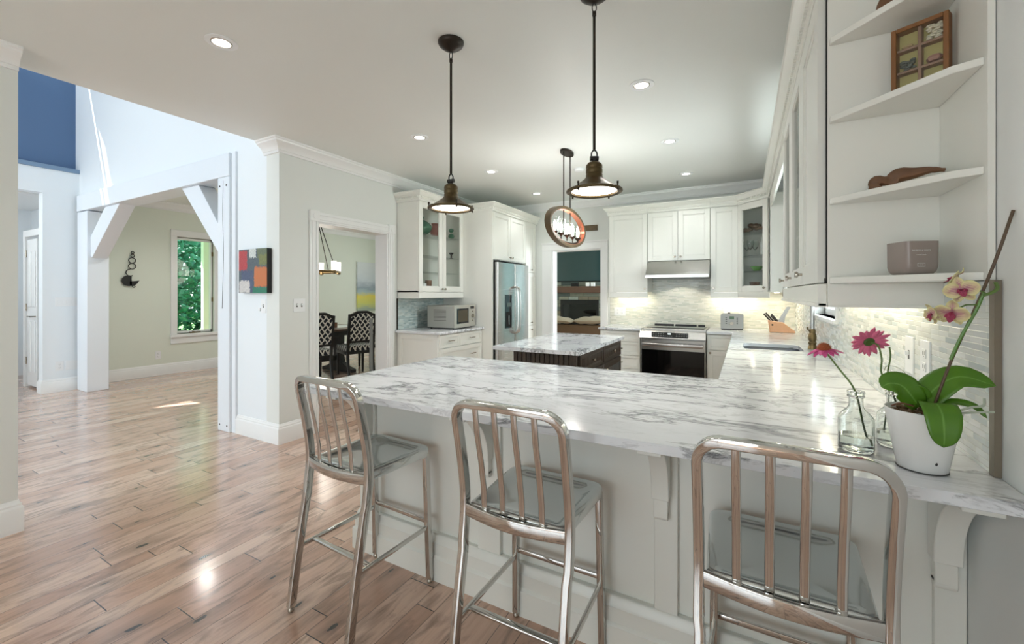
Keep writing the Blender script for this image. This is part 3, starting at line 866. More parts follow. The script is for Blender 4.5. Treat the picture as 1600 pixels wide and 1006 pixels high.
# left base cabinet
t = thing('drawer_cabinet', 'white base cabinet with drawers below the microwave', 'cabinet', (-3.3, 4.2, 0))
part('body', MB().box(XL + .002, -3.022, 3.79, 4.668, .10, CT - SL).box(XL + .002, -3.08, 3.79, 4.668, 0, .10), M['cabinet_white'], t, smooth=False)
m_ = fm((XL + .03, 3.79, .12), (1, 0), (0, -1))
part('side_panel', door_mb(m_, .59, .755, t=.014), M['cabinet_white'], t, bevel=.002)
for y0, y1 in ((3.80, 4.175), (4.181, 4.655)):
    add_door(t, (-3.022, y1, .725), (0, -1), (1, 0), y1 - y0, .15, pull=((y1 - y0) / 2, .075, .10), name='drawer', fr=.034)
for z0, z1 in ((.42, .715), (.115, .412)):
    d_ = add_door(t, (-3.022, 4.655, z0), (0, -1), (1, 0), .855, z1 - z0, name='drawer', fr=.05)
    for x in (.22, .64): part('pull_handle', pull_mb(fm((-3.022, 4.655, z0), (0, -1), (1, 0)), x, (z1 - z0) * .62), M['nickel'], d_, bevel=.002)

# refrigerator surround with pantry
EX = -2.872
t = thing('tall_cabinet', 'tall white cabinet surround of the refrigerator with pantry doors and dentil crown', 'cabinet', (-3.25, 5.3, 0))
part('side_panel', MB().box(XL + .002, -2.852, 4.672, 4.694, 0, 2.42), M['cabinet_white'], t, smooth=False)
part('body', MB().box(XL + .002, EX, 4.694, 5.625, 1.785, 2.42).box(XL + .002, EX, 5.625, YB - .002, .10, 2.42).box(XL + .002, -2.93, 5.625, YB - .002, 0, .10), M['cabinet_white'], t, smooth=False)
for a, b, kx in ((4.70, 5.158, .03), (5.163, 5.622, .459 - .03)):
    add_door(t, (EX, b, 1.795), (0, -1), (1, 0), b - a, .615, knob=(kx, .045))
add_door(t, (EX, 5.972, 1.668), (0, -1), (1, 0), .342, .745, knob=(.17, .035))
add_door(t, (EX, 5.972, .868), (0, -1), (1, 0), .342, .790, knob=(.17, .04))
add_door(t, (EX, 5.972, .50), (0, -1), (1, 0), .342, .358, knob=(.17, .30), name='drawer')
add_door(t, (EX, 5.972, .12), (0, -1), (1, 0), .342, .372, knob=(.17, .30), name='drawer')
cab_crown(t, [(-3.228, 4.671, 2.412), (-2.85, 4.671, 2.412), (-2.85, YB - .004, 2.412)], [(0, -1, 0), (1, 0, 0)])

# refrigerator
t = thing('refrigerator', 'stainless steel side-by-side refrigerator with water dispenser set in the tall white cabinet', 'refrigerator', (-3.2, 5.17, 0))
part('body', MB().box(-3.62, -2.86, 4.712, 5.612, .02, 1.765), M['black'], t, smooth=False)
for a, b in ((4.722, 5.180), (5.186, 5.606)):
    dd = part('door', MB().poly(rrect(-2.858, -2.795, a, b, .014), .07, 1.755), M['steel'], t, bevel=.002)
    yh = 5.150 if a < 5 else 5.218
    hp = catmull([(-2.795, yh, .80), (-2.745, yh, .83), (-2.728, yh, .95), (-2.724, yh, 1.12), (-2.728, yh, 1.29), (-2.745, yh, 1.41), (-2.795, yh, 1.44)], 5)
    part('handle', MB().tube(hp, .012, 10), M['steel'], dd)
    if a < 5:
        ds = part('dispenser', MB().poly([(4.905, .88), (5.085, .88), (5.085, 1.33), (4.905, 1.33)], -2.800, -2.790, axis='x'), M['black_gloss'], dd, bevel=.002)
        part('dispenser_recess', MB().box(-2.7905, -2.788, 4.925, 5.065, .90, 1.10), M['gap_black'], ds, smooth=False)
        part('paddle', MB().box(-2.788, -2.782, 4.985, 5.005, .93, 1.05), M['steel'], ds, bevel=.002)
        part('display', MB().box(-2.789, -2.786, 4.945, 5.045, 1.17, 1.22), simple('display_grey', (88, 100, 96), .3), ds, smooth=False)
part('hinge_cover', MB().box(-2.86, -2.80, 4.725, 4.775, 1.756, 1.78), M['black'], t, bevel=.003)
part('grille', MB().box(-2.90, -2.84, 4.722, 5.606, .0, .065), M['black'], t, smooth=False)

# ------------------------------------------------------------------ island
t = thing('kitchen_island', 'dark brown beadboard island with drawers in the middle of the kitchen', 'kitchen island', (-1.4, 3.7, 0))
IX0, IX1, IY0, IY1 = -1.66, -1.118, 3.055, 4.315
part('body', MB().box(IX0, IX1, IY0, IY1, .08, CT - SL).box(IX0 + .05, IX1 - .05, IY0 + .05, IY1 - .05, 0, .08), M['wood_espresso'], t, smooth=False)
b_ = MB(); x = IX0 + .004
while x < IX1 - .03:
    b_.box(x, x + .034, IY0 - .012, IY0, .10, CT - SL - .002); x += .040
b_.box(IX1 - .045, IX1 + .004, IY0 - .018, IY0, .08, CT - SL - .001)
part('beadboard_panel', b_, M['wood_espresso'], t, bevel=.003, seg=1)
for a, b in ((3.085, 3.675), (3.700, 4.290)):
    add_door(t, (IX1, a, .735), (0, 1), (1, 0), b - a, .138, knob=((b - a) / 2, .069), name='drawer', mat='wood_espresso', bead=True, fr=.026)
    add_door(t, (IX1, a, .12), (0, 1), (1, 0), (b - a), .60, knob=(.05 if a > 3.5 else b - a - .05, .54), mat='wood_espresso', bead=True, fr=.05)
single('marble_island_top', MB().poly(rrect(-1.838, -1.078, 3.005, 4.362, .015), CT - SL, CT), M['marble_island'], 'white marble slab with grey veins on top of the dark island', 'worktop', bevel=.005)

# ------------------------------------------------------------------ range and hood
t = thing('range', 'stainless steel slide-in range with black glass oven door', 'range', (-.76, 5.7, 0))
RX0, RX1 = -1.122, -.395
part('body', MB().box(RX0, RX1, 5.40, YB - .02, .03, .895), M['steel_v'], t, smooth=False)
part('cooktop', MB().box(RX0, RX1, 5.37, YB - .03, .896, .922), M['steel'], t, bevel=.003)
part('glass_top', MB().box(RX0 + .03, RX1 - .03, 5.50, YB - .10, .9225, .930), M['black_gloss'], t, bevel=.002)
vt = MB()
for a, b in ((RX0 + .06, RX0 + .30), (RX0 + .32, RX1 - .15), (RX1 - .13, RX1 - .05)): vt.box(a, b, YB - .09, YB - .04, .922, .944)
part('rear_vent', vt, M['black'], t, bevel=.003)
part('control_panel', MB().poly([(5.395, .905), (5.30, .895), (5.265, .815), (5.40, .80)], RX0 - .004, RX1 + .004, axis='x'), M['steel'], t, bevel=.004)
cp = MB(); cp.m = Matrix.Translation((0, 5.298, .893)) @ Matrix.Rotation(radians(-24), 4, 'X')
cp.box(-.985, -.575, -.0045, .001, -.072, -.010)
pd = part('display_panel', cp, M['black_gloss'], t, smooth=False)
cp = MB(); cp.m = Matrix.Translation((0, 5.298, .893)) @ Matrix.Rotation(radians(-24), 4, 'X')
for i in range(5):
    for z in (-.030, -.055): cp.box(-.965 + i * .028, -.955 + i * .028, -.006, -.004, z, z + .006)
    for z in (-.030, -.055): cp.box(-.705 + i * .028, -.695 + i * .028, -.006, -.004, z, z + .006)
for i in range(4): cp.box(-.830 + i * .024, -.822 + i * .024, -.006, -.004, -.060, -.054)
part('buttons', cp, simple('legend_grey', (170, 176, 176), .4), pd, smooth=False)
cp = MB(); cp.m = Matrix.Translation((0, 5.298, .893)) @ Matrix.Rotation(radians(-24), 4, 'X')
part('clock_display', cp.box(-.800, -.765, -.006, -.004, -.035, -.020), M['glow_display'], pd, smooth=False)
od = part('oven_door', MB().box(RX0 + .004, RX1 - .004, 5.335, 5.398, .21, .795), M['steel'], t, bevel=.004)
part('oven_window', MB().box(RX0 + .012, RX1 - .012, 5.331, 5.336, .225, .668), M['black_gloss'], od, smooth=False)
hp = [(RX0 + .03 + (RX1 - RX0 - .06) * i / 12, 5.285 - .018 * sin(pi * i / 12), .735) for i in range(13)]
hb = MB().sweep(hp, rrect(-.020, .020, -.011, .011, .009, 3), side=(0, 0, 1)).box(RX0 + .03, RX0 + .06, 5.285, 5.336, .722, .748).box(RX1 - .06, RX1 - .03, 5.285, 5.336, .722, .748)
part('handle', hb, M['steel'], od, ang=50)
part('warming_drawer', MB().box(RX0 + .004, RX1 - .004, 5.34, 5.398, .05, .20), M['steel'], t, bevel=.004)

t = thing('range_hood', 'slanted stainless steel range hood below the double cabinet', 'range hood', (-.73, 5.7, 1.5))
HX0, HX1 = -1.10, -.372
part('body', MB().poly([(5.995, 1.755), (5.665, 1.755), (5.485, 1.580), (5.485, 1.540), (5.500, 1.540), (5.500, 1.556), (5.995, 1.556)], HX0, HX1, axis='x'), M['steel'], t, bevel=.002, seg=1)
part('light_strip', MB().box(HX0 + .25, HX1 - .15, 5.52, 5.60, 1.550, 1.5555), M['steel_v'], t, smooth=False)

# ------------------------------------------------------------------ back wall cabinets
def uppers(name, label, x0, x1, z0, doors, crown=True, valance=True, left_end=False):
    t = thing(name, label, 'cabinet', ((x0 + x1) / 2, 5.84, z0))
    part('body', MB().box(x0, x1, 5.69, YB - .002, z0, 2.40), M['cabinet_white'], t, smooth=False)
    for a, b, kx in doors: add_door(t, (a, 5.69, z0 + .003), (1, 0), (0, -1), b - a, 2.38 - z0, knob=(kx, .045))
    if valance: part('light_rail', MB().box(x0, x1, 5.672, 5.69, z0 - .062, z0 - .002).box(x0, x1, 5.664, 5.692, z0 - .070, z0 - .055), M['cabinet_white'], t, bevel=.003)
    if left_end: cab_crown(t, [(x0, YB - .002, 2.388), (x0, 5.668, 2.388), (x1, 5.668, 2.388)], [(-1, 0, 0), (0, -1, 0)])
    else: cab_crown(t, [(x0, 5.668, 2.388), (x1, 5.668, 2.388)], [(0, -1, 0)])
    return t
u1 = uppers('upper_cabinet', 'tall single-door white wall cabinet left of the range hood', -1.612, -1.108, 1.362, [(-1.609, -1.111, .47)], left_end=True)
u2 = uppers('upper_cabinet', 'short double-door white wall cabinet directly above the range hood', -1.106, -.370, 1.76, [(-1.103, -.741, .332), (-.735, -.373, .030)], valance=False)
u3 = uppers('upper_cabinet', 'narrow single-door white wall cabinet right of the range hood', -.368, -.072, 1.362, [(-.365, -.075, .03)])

# corner cabinet with a glass door
C0, C1 = Vector((-.070, 5.69)), Vector((.236, 5.365))
t = thing('corner_cabinet', 'diagonal corner wall cabinet with a glass door and dishes inside', 'cabinet', (.25, 5.7, 1.362))
o_ = MB()
foot = [(-.070, YB - .002), (-.070, 5.69), (.236, 5.365), (.236, 5.20), (XR - .002, 5.20), (XR - .002, YB - .002)]
for z0, z1 in ((1.362, 1.38), (2.382, 2.40)): o_.poly(foot, z0, z1)
o_.box(-.070, -.052, 5.695, YB - .002, 1.38, 2.382).box(-.052, XR - .002, YB - .020, YB - .002, 1.38, 2.382).box(XR - .020, XR - .002, 5.218, YB - .02, 1.38, 2.382).box(.236, XR - .02, 5.20, 5.218, 1.38, 2.382).box(.236, .254, 5.218, 5.36, 1.38, 2.382)
part('body', o_, M['cabinet_white'], t, smooth=False)
ud = (C1 - C0).normalized(); nd = Vector((ud.y, -ud.x)); nd = nd if nd.y < 0 else -nd
Ld = (C1 - C0).length
add_door(t, (C0.x + ud.x * .012, C0.y + ud.y * .012, 1.366), (ud.x, ud.y), (nd.x, nd.y), Ld - .024, 1.014, knob=(Ld - .055, .045), glass=True, fr=.062)
for z in (1.60, 1.78, 2.06):
    part('glass_shelf', MB().poly([(-.05, YB - .03), (-.05, 5.72), (.25, 5.40), (XR - .03, 5.24), (XR - .03, YB - .03)], z, z + .007), M['pane'], t, smooth=False)
n3 = (nd.x, nd.y, 0)
cab_crown(t, [(C0.x, C0.y - .022, 2.388), (C1.x - .008, C1.y - .018, 2.388), (.228, 5.195, 2.388)], [n3, (-1, 0, 0)])
lr = mould_mb([(0, 0), (.004, 0), (.010, .012), (.010, .062), (0, .062)], [(C0.x, C0.y - .005, 1.299), (C1.x, C1.y - .005, 1.299), (.232, 5.205, 1.299)], [n3, (-1, 0, 0)])
part('light_rail', lr, M['cabinet_white'], t)
cornerT = t
def dish(name, label, cat, mb, mat, group=None, **kw):
    return single(name, mb, M[mat], label, cat, group=group, **kw)
# contents of the corner cabinet
ss = MB()
for k in range(14):
    a = k * 2.399; r = .03 + .05 * (k % 5) / 5
    ss.sphere((.095 + r * 1.4 * cos(a), 5.80 + r * .7 * sin(a), 2.070 + .022 + .02 * (k % 4)), .030 + .006 * (k % 3), 10, 1, .8, .7)
dish('seashell_pile', 'heap of brown and cream shells on the top shelf of the corner cabinet', 'shells', ss, 'brown_ceramic')
for i, (x, y) in enumerate(((.02, 5.80), (.055, 5.70), (.105, 5.79))):
    gp = MB().lathe([(.004, 1.787), (.030, 1.788), (.030, 1.790), (.005, 1.795), (.005, 1.86), (.030, 1.89), (.038, 1.93), (.034, 1.97), (.032, 1.97), (.036, 1.93), (.028, 1.892), (.002, 1.868)], (x, y, 0), 18, cap=False)
    dish('stemmed_glass', ('clear stemmed glass on the middle shelf of the corner cabinet, left of three', 'clear stemmed glass on the middle shelf of the corner cabinet, frontmost', 'clear stemmed glass on the middle shelf of the corner cabinet, beside the white bottle')[i], 'glass', gp, 'glass', group='stemmed glasses in the corner cabinet')
dish('white_bottle', 'slim white bottle standing in the corner cabinet', 'bottle', MB().lathe([(.02, 1.787), (.022, 1.80), (.022, 1.93), (.010, 1.96), (.009, 2.0), (.011, 2.005)], (.175, 5.76, 0), 16), 'white_ceramic')
dish('green_bowl', 'small green glass dish in the corner cabinet', 'bowl', MB().lathe([(.02, 1.607), (.03, 1.609), (.065, 1.65), (.075, 1.665), (.070, 1.665), (.03, 1.616)], (.12, 5.75, 0), 24), 'green_dish')
dish('small_bowl', 'small brown bowl on the lowest shelf of the corner cabinet', 'bowl', MB().lathe([(.02, 1.381), (.02, 1.40), (.05, 1.45), (.058, 1.48), (.052, 1.48), (.018, 1.415)], (.10, 5.76, 0), 24), 'brown_ceramic')

# ------------------------------------------------------------------ right wall: glass-door cabinet and open end shelf
t = thing('upper_cabinet', 'white wall cabinet with one solid and two glass doors, right wall before the sink window', 'cabinet', (.38, 2.5, 1.38))
CY0, CY1 = 1.765, 3.235
o_ = MB()
o_.box(.236, XR - .002, CY0, CY0 + .018, 1.382, 2.40).box(.236, XR - .002, CY1 - .018, CY1, 1.382, 2.40).box(XR - .014, XR - .002, CY0, CY1, 1.382, 2.40)
for z in (1.382, 2.382): o_.box(.236, XR - .002, CY0, CY1, z, z + .018)
for z in (1.64, 1.90, 2.15): o_.box(.25, XR - .01, CY0, CY1, z, z + .016)
part('body', o_, M['cabinet_white'], t, smooth=False)
w3 = (CY1 - CY0) / 3
for i in range(3):
    add_door(t, (.236, CY0 + w3 * i + .002, 1.385), (0, 1), (-1, 0), w3 - .004, .995, knob=(w3 - .05, .045), glass=(i > 0), fr=.075)
part('light_rail', MB().box(.214, .240, CY0 - .02, CY1 + .002, 1.305, 1.381).box(.205, .246, CY0 - .02, CY1 + .008, 1.303, 1.318).box(.24, XR - .002, CY1 - .018, CY1 + .002, 1.305, 1.381), M['cabinet_white'], t, bevel=.003)
cab_crown(t, [(.228, 5.19, 2.388), (.228, 1.49, 2.388)], [(-1, 0, 0)])
part('frieze_board', MB().box(.232, .252, CY1 + .002, 5.198, 2.26, 2.40), M['cabinet_white'], t, bevel=.002)
part('top_filler', MB().box(.230, XR - .002, 1.49, CY1, 2.402, 2.49), M['cabinet_white'], t, smooth=False)

t = thing('corner_shelf', 'open white end shelf with four angled shelves at the end of the wall cabinets', 'shelf', (.4, 1.62, 1.304))
part('back_panel', MB().box(.2405, XR - .002, 1.742, 1.760, 1.304, 2.40), M['cabinet_white'], t, bevel=.001, seg=1)
part('wall_panel', MB().box(XR - .016, XR - .002, 1.452, 1.741, 1.382, 2.40), M['cabinet_white'], t, bevel=.001, seg=1)
part('gap_strip', MB().box(.238, .2404, 1.744, 1.762, 1.384, 2.40), M['gap_black'], t, smooth=False)
for z in (1.382, 1.642, 1.910, 2.168, 2.38):
    part('shelf_board', MB().poly([(.245, 1.741), (.245, 1.722), (.258, 1.708), (.462, 1.490), (.514, 1.468), (.514, 1.741)], z, z + .020), M['cabinet_white'], t, bevel=.002)
part('valance', MB().box(.2405, XR - .002, 1.728, 1.7415, 1.306, 1.3815).box(.2405, XR - .002, 1.722, 1.7415, 1.304, 1.312), M['cabinet_white'], t, bevel=.001)

# ------------------------------------------------------------------ left glass-door cabinet
t = thing('upper_cabinet', 'white wall cabinet with two glass doors hanging above the microwave', 'cabinet', (-3.48, 4.22, 1.29))
LX = -3.322
o_ = MB()
o_.box(XL + .002, LX, 3.79, 3.806, 1.362, 2.44).box(XL + .002, LX, 4.652, 4.668, 1.362, 2.44).box(XL + .002, XL + .014, 3.806, 4.652, 1.362, 2.44)
for z in (1.362, 2.424): o_.box(XL + .002, LX, 3.79, 4.668, z, z + .016)
o_.box(LX - .018, LX, 4.222, 4.236, 1.362, 2.44)
part('body', o_, M['cabinet_white'], t, smooth=False)
for a, b, kx in ((3.792, 4.226, .026), (4.232, 4.666, .434 - .026)):
    add_door(t, (LX, b, 1.366), (0, -1), (1, 0), b - a, 1.055, knob=(kx, .035), glass=True, fr=.062)
for z in (1.60, 1.80, 2.06): part('glass_shelf', MB().box(XL + .02, LX - .03, 3.808, 4.65, z, z + .007), M['pane'], t, smooth=False)
part('light_rail', MB().box(XL + .002, LX + .02, 3.792, 3.806, 1.292, 1.3619).box(LX + .0, LX + .02, 3.806, 4.666, 1.292, 1.3619).box(XL + .002, LX + .026, 3.786, 3.80, 1.288, 1.30), M['cabinet_white'], t, bevel=.002)
cab_crown(t, [(XL + .002, 3.79, 2.425), (-3.30, 3.79, 2.425), (-3.30, 4.668, 2.425)], [(0, -1, 0), (1, 0, 0)])
# contents
dish('green_tureen', 'green lidded tureen on the top shelf of the left glass cabinet', 'tureen', MB().lathe([(.05, 2.068), (.06, 2.075), (.10, 2.11), (.118, 2.15), (.112, 2.18), (.08, 2.215), (.03, 2.245), (.012, 2.252), (.02, 2.275), (.015, 2.292), (.004, 2.295)], (-3.475, 4.045, 0), 28), 'plate_green')
dish('pink_jug', 'pink ceramic jug on the top shelf of the left glass cabinet', 'jug', MB().lathe([(.04, 2.068), (.06, 2.09), (.065, 2.13), (.045, 2.18), (.040, 2.20), (.052, 2.225), (.046, 2.225)], (-3.43, 4.24, 0), 24).tube(catmull([(-3.43, 4.285, 2.20), (-3.42, 4.335, 2.215), (-3.41, 4.375, 2.18), (-3.42, 4.355, 2.12), (-3.43, 4.295, 2.10)], 5), .010), 'pink_ceramic')
for i, (y, mt, lb) in enumerate(((3.90, 'brown_ceramic', 'brown ceramic mug lowest in the left glass cabinet'), (4.03, 'white_ceramic', 'white ceramic mug lowest in the left glass cabinet'), (4.13, 'brown_ceramic', 'dark brown jar beside the mugs in the left glass cabinet'))):
    h = (.10, .09, .13)[i]
    dish('mug' if i < 2 else 'ceramic_jar', lb, 'mug' if i < 2 else 'jar', MB().lathe([(.034, 1.379), (.040, 1.39), (.042, 1.379 + h), (.038, 1.379 + h), (.035, 1.39)], (-3.45, y, 0), 22), mt)
dish('green_plate', 'green bird-shaped dish peeking in the top right of the left glass cabinet', 'dish', MB().sphere((-3.46, 4.61, 2.19), .035, 12, 1, .9, .8).sphere((-3.46, 4.61, 2.11), .045, 12, 1, .7, .9), 'plate_green')
dish('candle_holder', 'dark little candle holder on the third shelf of the left glass cabinet', 'candle holder', MB().lathe([(.03, 1.808), (.03, 1.815), (.01, 1.825), (.01, 1.86), (.03, 1.88), (.032, 1.892)], (-3.46, 4.61, 0), 16), 'bronze_dark')

# ------------------------------------------------------------------ tile backsplashes
single('tile_backsplash', MB().box(-1.69, XR - .010, YB - .010, YB - .001, CT + .001, 1.535), M['mosaic_back'], 'cream linear mosaic tile backsplash on the wall behind the range and toaster', 'backsplash', smooth=False)
o_ = MB().poly([(1.452, CT + .001), (5.985, CT + .001), (5.985, 1.36), (WY1 + .075, 1.36), (WY1 + .075, WZ0 - .028), (WY0 - .075, WZ0 - .028), (WY0 - .075, 1.38), (1.452, 1.38)], XR - .010, XR - .0015, axis='x')
single('tile_backsplash', o_, M['mosaic_right'], 'long white and grey strip mosaic backsplash along the right wall behind the orchid', 'backsplash', smooth=False)
single('tile_backsplash', MB().box(XL + .001, XL + .010, 3.792, 4.668, CT + .001, 1.362), M['mosaic_left'], 'pale blue-green mosaic backsplash behind the microwave', 'backsplash', smooth=False)
single('metal_edge_strip', MB().box(XR - .014, XR - .001, 1.427, 1.4515, CT + .001, 1.381), simple('strip_taupe', (122, 112, 96), .45), 'taupe metal edge strip ending the right wall tiles beside the orchid', 'tile trim')
single('metal_edge_strip', MB().box(XL + .001, XL + .014, 3.780, 3.7915, CT + .001, 1.287), M['bronze_dark'], 'thin dark edge strip ending the tiles beside the microwave', 'tile trim')

# under-cabinet light strips
def strip_light(label, x0, x1, y0, y1, z, energy, long_x):
    single('under_cabinet_light', MB().box(x0, x1, y0, y1, z - .010, z), M['glow_strip'], label, 'light', smooth=False)
    L = (x1 - x0) if long_x else (y1 - y0)
    lamp('under_cabinet_lamp', 'AREA', ((x0 + x1) / 2, (y0 + y1) / 2, z - .014), energy, (1, .90, .70), aim=(0, 0, -1), shape='RECTANGLE', size=(L if long_x else .03), size_y=(.03 if long_x else L))
strip_light('lit strip light below the cabinet left of the hood', -1.56, -1.15, 5.86, 5.885, 1.361, 1.6, True)
strip_light('lit strip light below the cabinet right of the hood', -.34, .10, 5.86, 5.885, 1.361, 2.4, True)
strip_light('lit strip light below the three-door cabinet on the right wall', .40, .425, 1.85, 3.15, 1.381, 1.9, False)
strip_light('lit strip light below the corner cabinet', .30, .325, 5.40, 5.85, 1.361, 1.8, False)
lamp('hood_lamp', 'SPOT', (-.73, 5.72, 1.545), 4, (1, .9, .72), aim=(0, .15, -1), spot_size=radians(120), shadow_soft_size=.04)

# ------------------------------------------------------------------ counter stools
def make_stool(label, loc, rz):
    t = thing('counter_stool', label, 'stool', (0, 0, 0), 'polished metal counter stools along the peninsula')
    W = .192            # half width at the tube centre, back
    side = [(-.232, .022), (-.222, .10), (-.205, .22), (-.182, .36), (-.160, .48), (-.147, .57), (-.143, .64), (-.150, .72), (-.168, .82), (-.190, .92)]
    def sx(z): return W - .006 + (.006 if z > .5 else .002 + .004 * (.5 - z))
    yt = lambda z: -.190 - (z - .92) * .22
    L = [(-sx(z), y, z) for y, z in catmull3(side)]
    R = [(x * -1, y, z) for x, y, z in reversed(L)]
    rr = .062; zt = .992; top = []
    for k in range(1, 9):
        a = pi / 2 * k / 8
        z = zt - rr + rr * sin(a); top.append((-W + rr - rr * cos(a), yt(z), z))
    arch = top + [(x * -1, y, z) for x, y, z in reversed(top)]
    L = [p for p in L if p[2] < zt - rr - .004]; R = [p for p in R if p[2] < zt - rr - .004]
    path = L + [(-W, yt(zt - rr), zt - rr)] + arch + [(W, yt(zt - rr), zt - rr)] + R
    path = dedupe(path)
    # bow the top rail slightly backwards
    path = [(x, y - (.012 * (1 - (x / W) ** 2) if z > .97 else 0), z) for x, y, z in path]
    prof = rrect(-.016, .016, -.0125, .0125, .0032, 3)
    fr = MB().sweep(path, prof, side=(0, 1, 0))
    part('back_frame', fr, M['chrome'], t, ang=40)
    # slats of the backrest
    for i in range(4):
        x = -.105 + .07 * i
        p = [(x, -.146 - .0 - .010, .625), (x, -.150 - .010, .70), (x, -.166 - .012, .80), (x, -.190 - .012, .90), (x, yt(.985) - .010, .982)]
        part('slat', MB().sweep(p, rrect(-.0035, .0035, -.0105, .0105, .003, 2), side=(0, 1, 0)), M['chrome'], t, ang=50)
    # curved rear rail
    rp = [(-W + .012 + (2 * W - .024) * i / 14, -.150 - .022 * sin(pi * i / 14), .613 - .003 * sin(pi * i / 14)) for i in range(15)]
    part('rear_rail', MB().sweep(rp, rrect(-.021, .021, -.0075, .0075, .003, 2), side=(0, 0, 1)), M['chrome'], t, ang=50)
    # seat: dished pan with a rounded rim
    def outline(s_, zz):
        o = []
        hw_b, hw_f = .176 * s_, .192 * s_
        yb_, yf_ = .035 - .185 * s_, .035 + .188 * s_
        for cx, cy, a0, r in ((hw_f, yf_, 0, .045), (-hw_f, yf_, 90, .045), (-hw_b, yb_, 180, .02), (hw_b, yb_, 270, .02)):
            r *= s_
            for k in range(7):
                a = radians(a0 + 15 * k)
                ccx = cx - r * (1 if cx > 0 else -1); ccy = cy - r * (1 if cy > .035 else -1)
                o.append((ccx + r * cos(a), ccy + r * sin(a), zz))
        return o
    rings = [(.99, .596), (1.0, .603), (1.0, .624), (.985, .632), (.95, .634), (.88, .632), (.80, .624), (.72, .616), (.5, .611), (.25, .609), (.04, .609)]
    st = MB(); vs = []; k = 28
    for s_, z in rings: vs += outline(s_, z)
    fs = [(i * k + j, i * k + (j + 1) % k, (i + 1) * k + (j + 1) % k, (i + 1) * k + j) for i in range(len(rings) - 1) for j in range(k)]
    fs += [tuple(range(k - 1, -1, -1)), tuple(range((len(rings) - 1) * k, len(rings) * k))]
    st.add(vs, fs)
    part('seat', st, M['chrome_seat'], t, ang=60)
    for sx_ in (-1, 1):
        lp = [(sx_ * .176, .196, .604), (sx_ * .180, .205, .30), (sx_ * .184, .214, .022)]
        lg = part('leg', MB().sweep(lp, rrect(-.014, .014, -.0120, .0120, .003, 2), side=(0, 1, 0)), M['chrome'], t, ang=50)
        part('glide', MB().lathe([(.010, 0), (.013, .004), (.013, .012), (.009, .020), (.009, .026)], (sx_ * .184, .214, 0), 14), M['nickel'], lg)
        part('glide', MB().lathe([(.010, 0), (.013, .004), (.013, .012), (.009, .020), (.009, .026)], (sx_ * .190, -.233, 0), 14), M['nickel'], t)
        part('side_stretcher', MB().sweep([(sx_ * .185, -.200, .262), (sx_ * .180, .205, .262)], rrect(-.009, .009, -.0065, .0065, .003, 2), side=(0, 0, 1)), M['chrome'], t, ang=50)
    part('front_stretcher', MB().sweep([(-.178, .208, .285), (.178, .208, .285)], rrect(-.010, .010, -.0065, .0065, .003, 2), side=(0, 0, 1)), M['chrome'], t, ang=50)
    part('rear_stretcher', MB().sweep([(-.182, -.130, .262), (.182, -.130, .262)], rrect(-.0055, .0055, -.012, .012, .003, 2), side=(0, 0, 1)), M['chrome'], t, ang=50)
    t.location = loc; t.rotation_euler = (0, 0, rz)
    return t
def catmull3(side):
    return [(p.x, p.y) for p in catmull([(a, b, 0) for a, b in side], 3)]
def dedupe(path):
    o = [path[0]]
    for p in path[1:]:
        if (Vector(p) - Vector(o[-1])).length > 1e-4: o.append(p)
    return o
stool = make_stool('polished metal slat-back stool at the far left end of the peninsula', (-1.487, 1.352, 0), radians(-3))
clone(stool, loc=(-.655, 1.352, 0), rz=0, label='polished metal slat-back stool in the middle of the three at the peninsula')
clone(stool, loc=(.088, 1.352, 0), rz=radians(-.5), label='nearest polished metal slat-back stool, in front of the glass bottles and orchid')

# ------------------------------------------------------------------ pendants
def make_pendant(label, loc, rot):
    t = thing('pendant_lamp', label, 'lamp', (0, 0, 0), 'bronze dome pendant lamps over the peninsula')
    zb = 1.815
    part('canopy', MB().lathe([(.070, CZ - .001), (.070, CZ - .010), (.064, CZ - .022), (.040, CZ - .040), (.018, CZ - .050), (.008, CZ - .056)], (0, 0, 0), 28), M['bronze_dark'], t)
    lk = [(0 + .0095 * sin(a * pi / 8), 0, CZ - .075 + .020 * cos(a * pi / 8)) for a in range(16)]
    part('link', MB().tube(lk, .0025, 6, closed=True), M['black'], t)
    part('rod', MB().cyl((0, 0, CZ - .093), (0, 0, zb + .185), .0065, n=12).cyl((0, 0, CZ - .112), (0, 0, CZ - .094), .009, n=12), M['bronze_dark'], t)
    ck = MB()
    lk = [(.013 * sin(a * pi / 8), 0, zb + .163 + .020 * cos(a * pi / 8)) for a in range(16)]
    ck.tube(lk, .0035, 6, closed=True).cyl((-.019, 0, zb + .146), (.019, 0, zb + .146), .011, n=14).cyl((0, 0, zb + .128), (0, 0, zb + .152), .010, n=12)
    part('swivel_clevis', ck, M['black'], t)
    sh = MB().lathe([(.010, .132), (.026, .127), (.036, .116), (.0375, .104), (.035, .100), (.0375, .096), (.0375, .080), (.035, .076), (.0375, .072), (.0375, .062), (.044, .052), (.060, .040), (.085, .022), (.108, .008), (.122, .004), (.126, 0), (.126, -.006), (.118, -.010), (.104, -.006), (.104, .000), (.080, .016), (.055, .034), (.030, .050), (.028, .120), (.004, .128)], (0, 0, zb), 48)
    sd = part('lamp_shade', sh, M['bronze'], t, ang=40)
    part('glass_lens', MB().lathe([(.001, -.004), (.060, -.003), (.100, .0), (.106, .004)], (0, 0, zb), 40, cap=False), M['glow_lens'], t)
    for k in range(4):
        a = pi / 4 + k * pi / 2; x, y = .121 * cos(a), .121 * sin(a)
        part('clamp_screw', MB().cyl((x, y, zb - .018), (x, y, zb + .018), .0035, n=8).cyl((x, y, zb + .012), (x, y, zb + .022), .0045, n=8).cyl((x, y, zb - .014), (x, y, zb - .011), .005, n=8), M['bronze_dark'], t)
    t.location = loc; t.rotation_euler = (0, 0, rot)
    return t
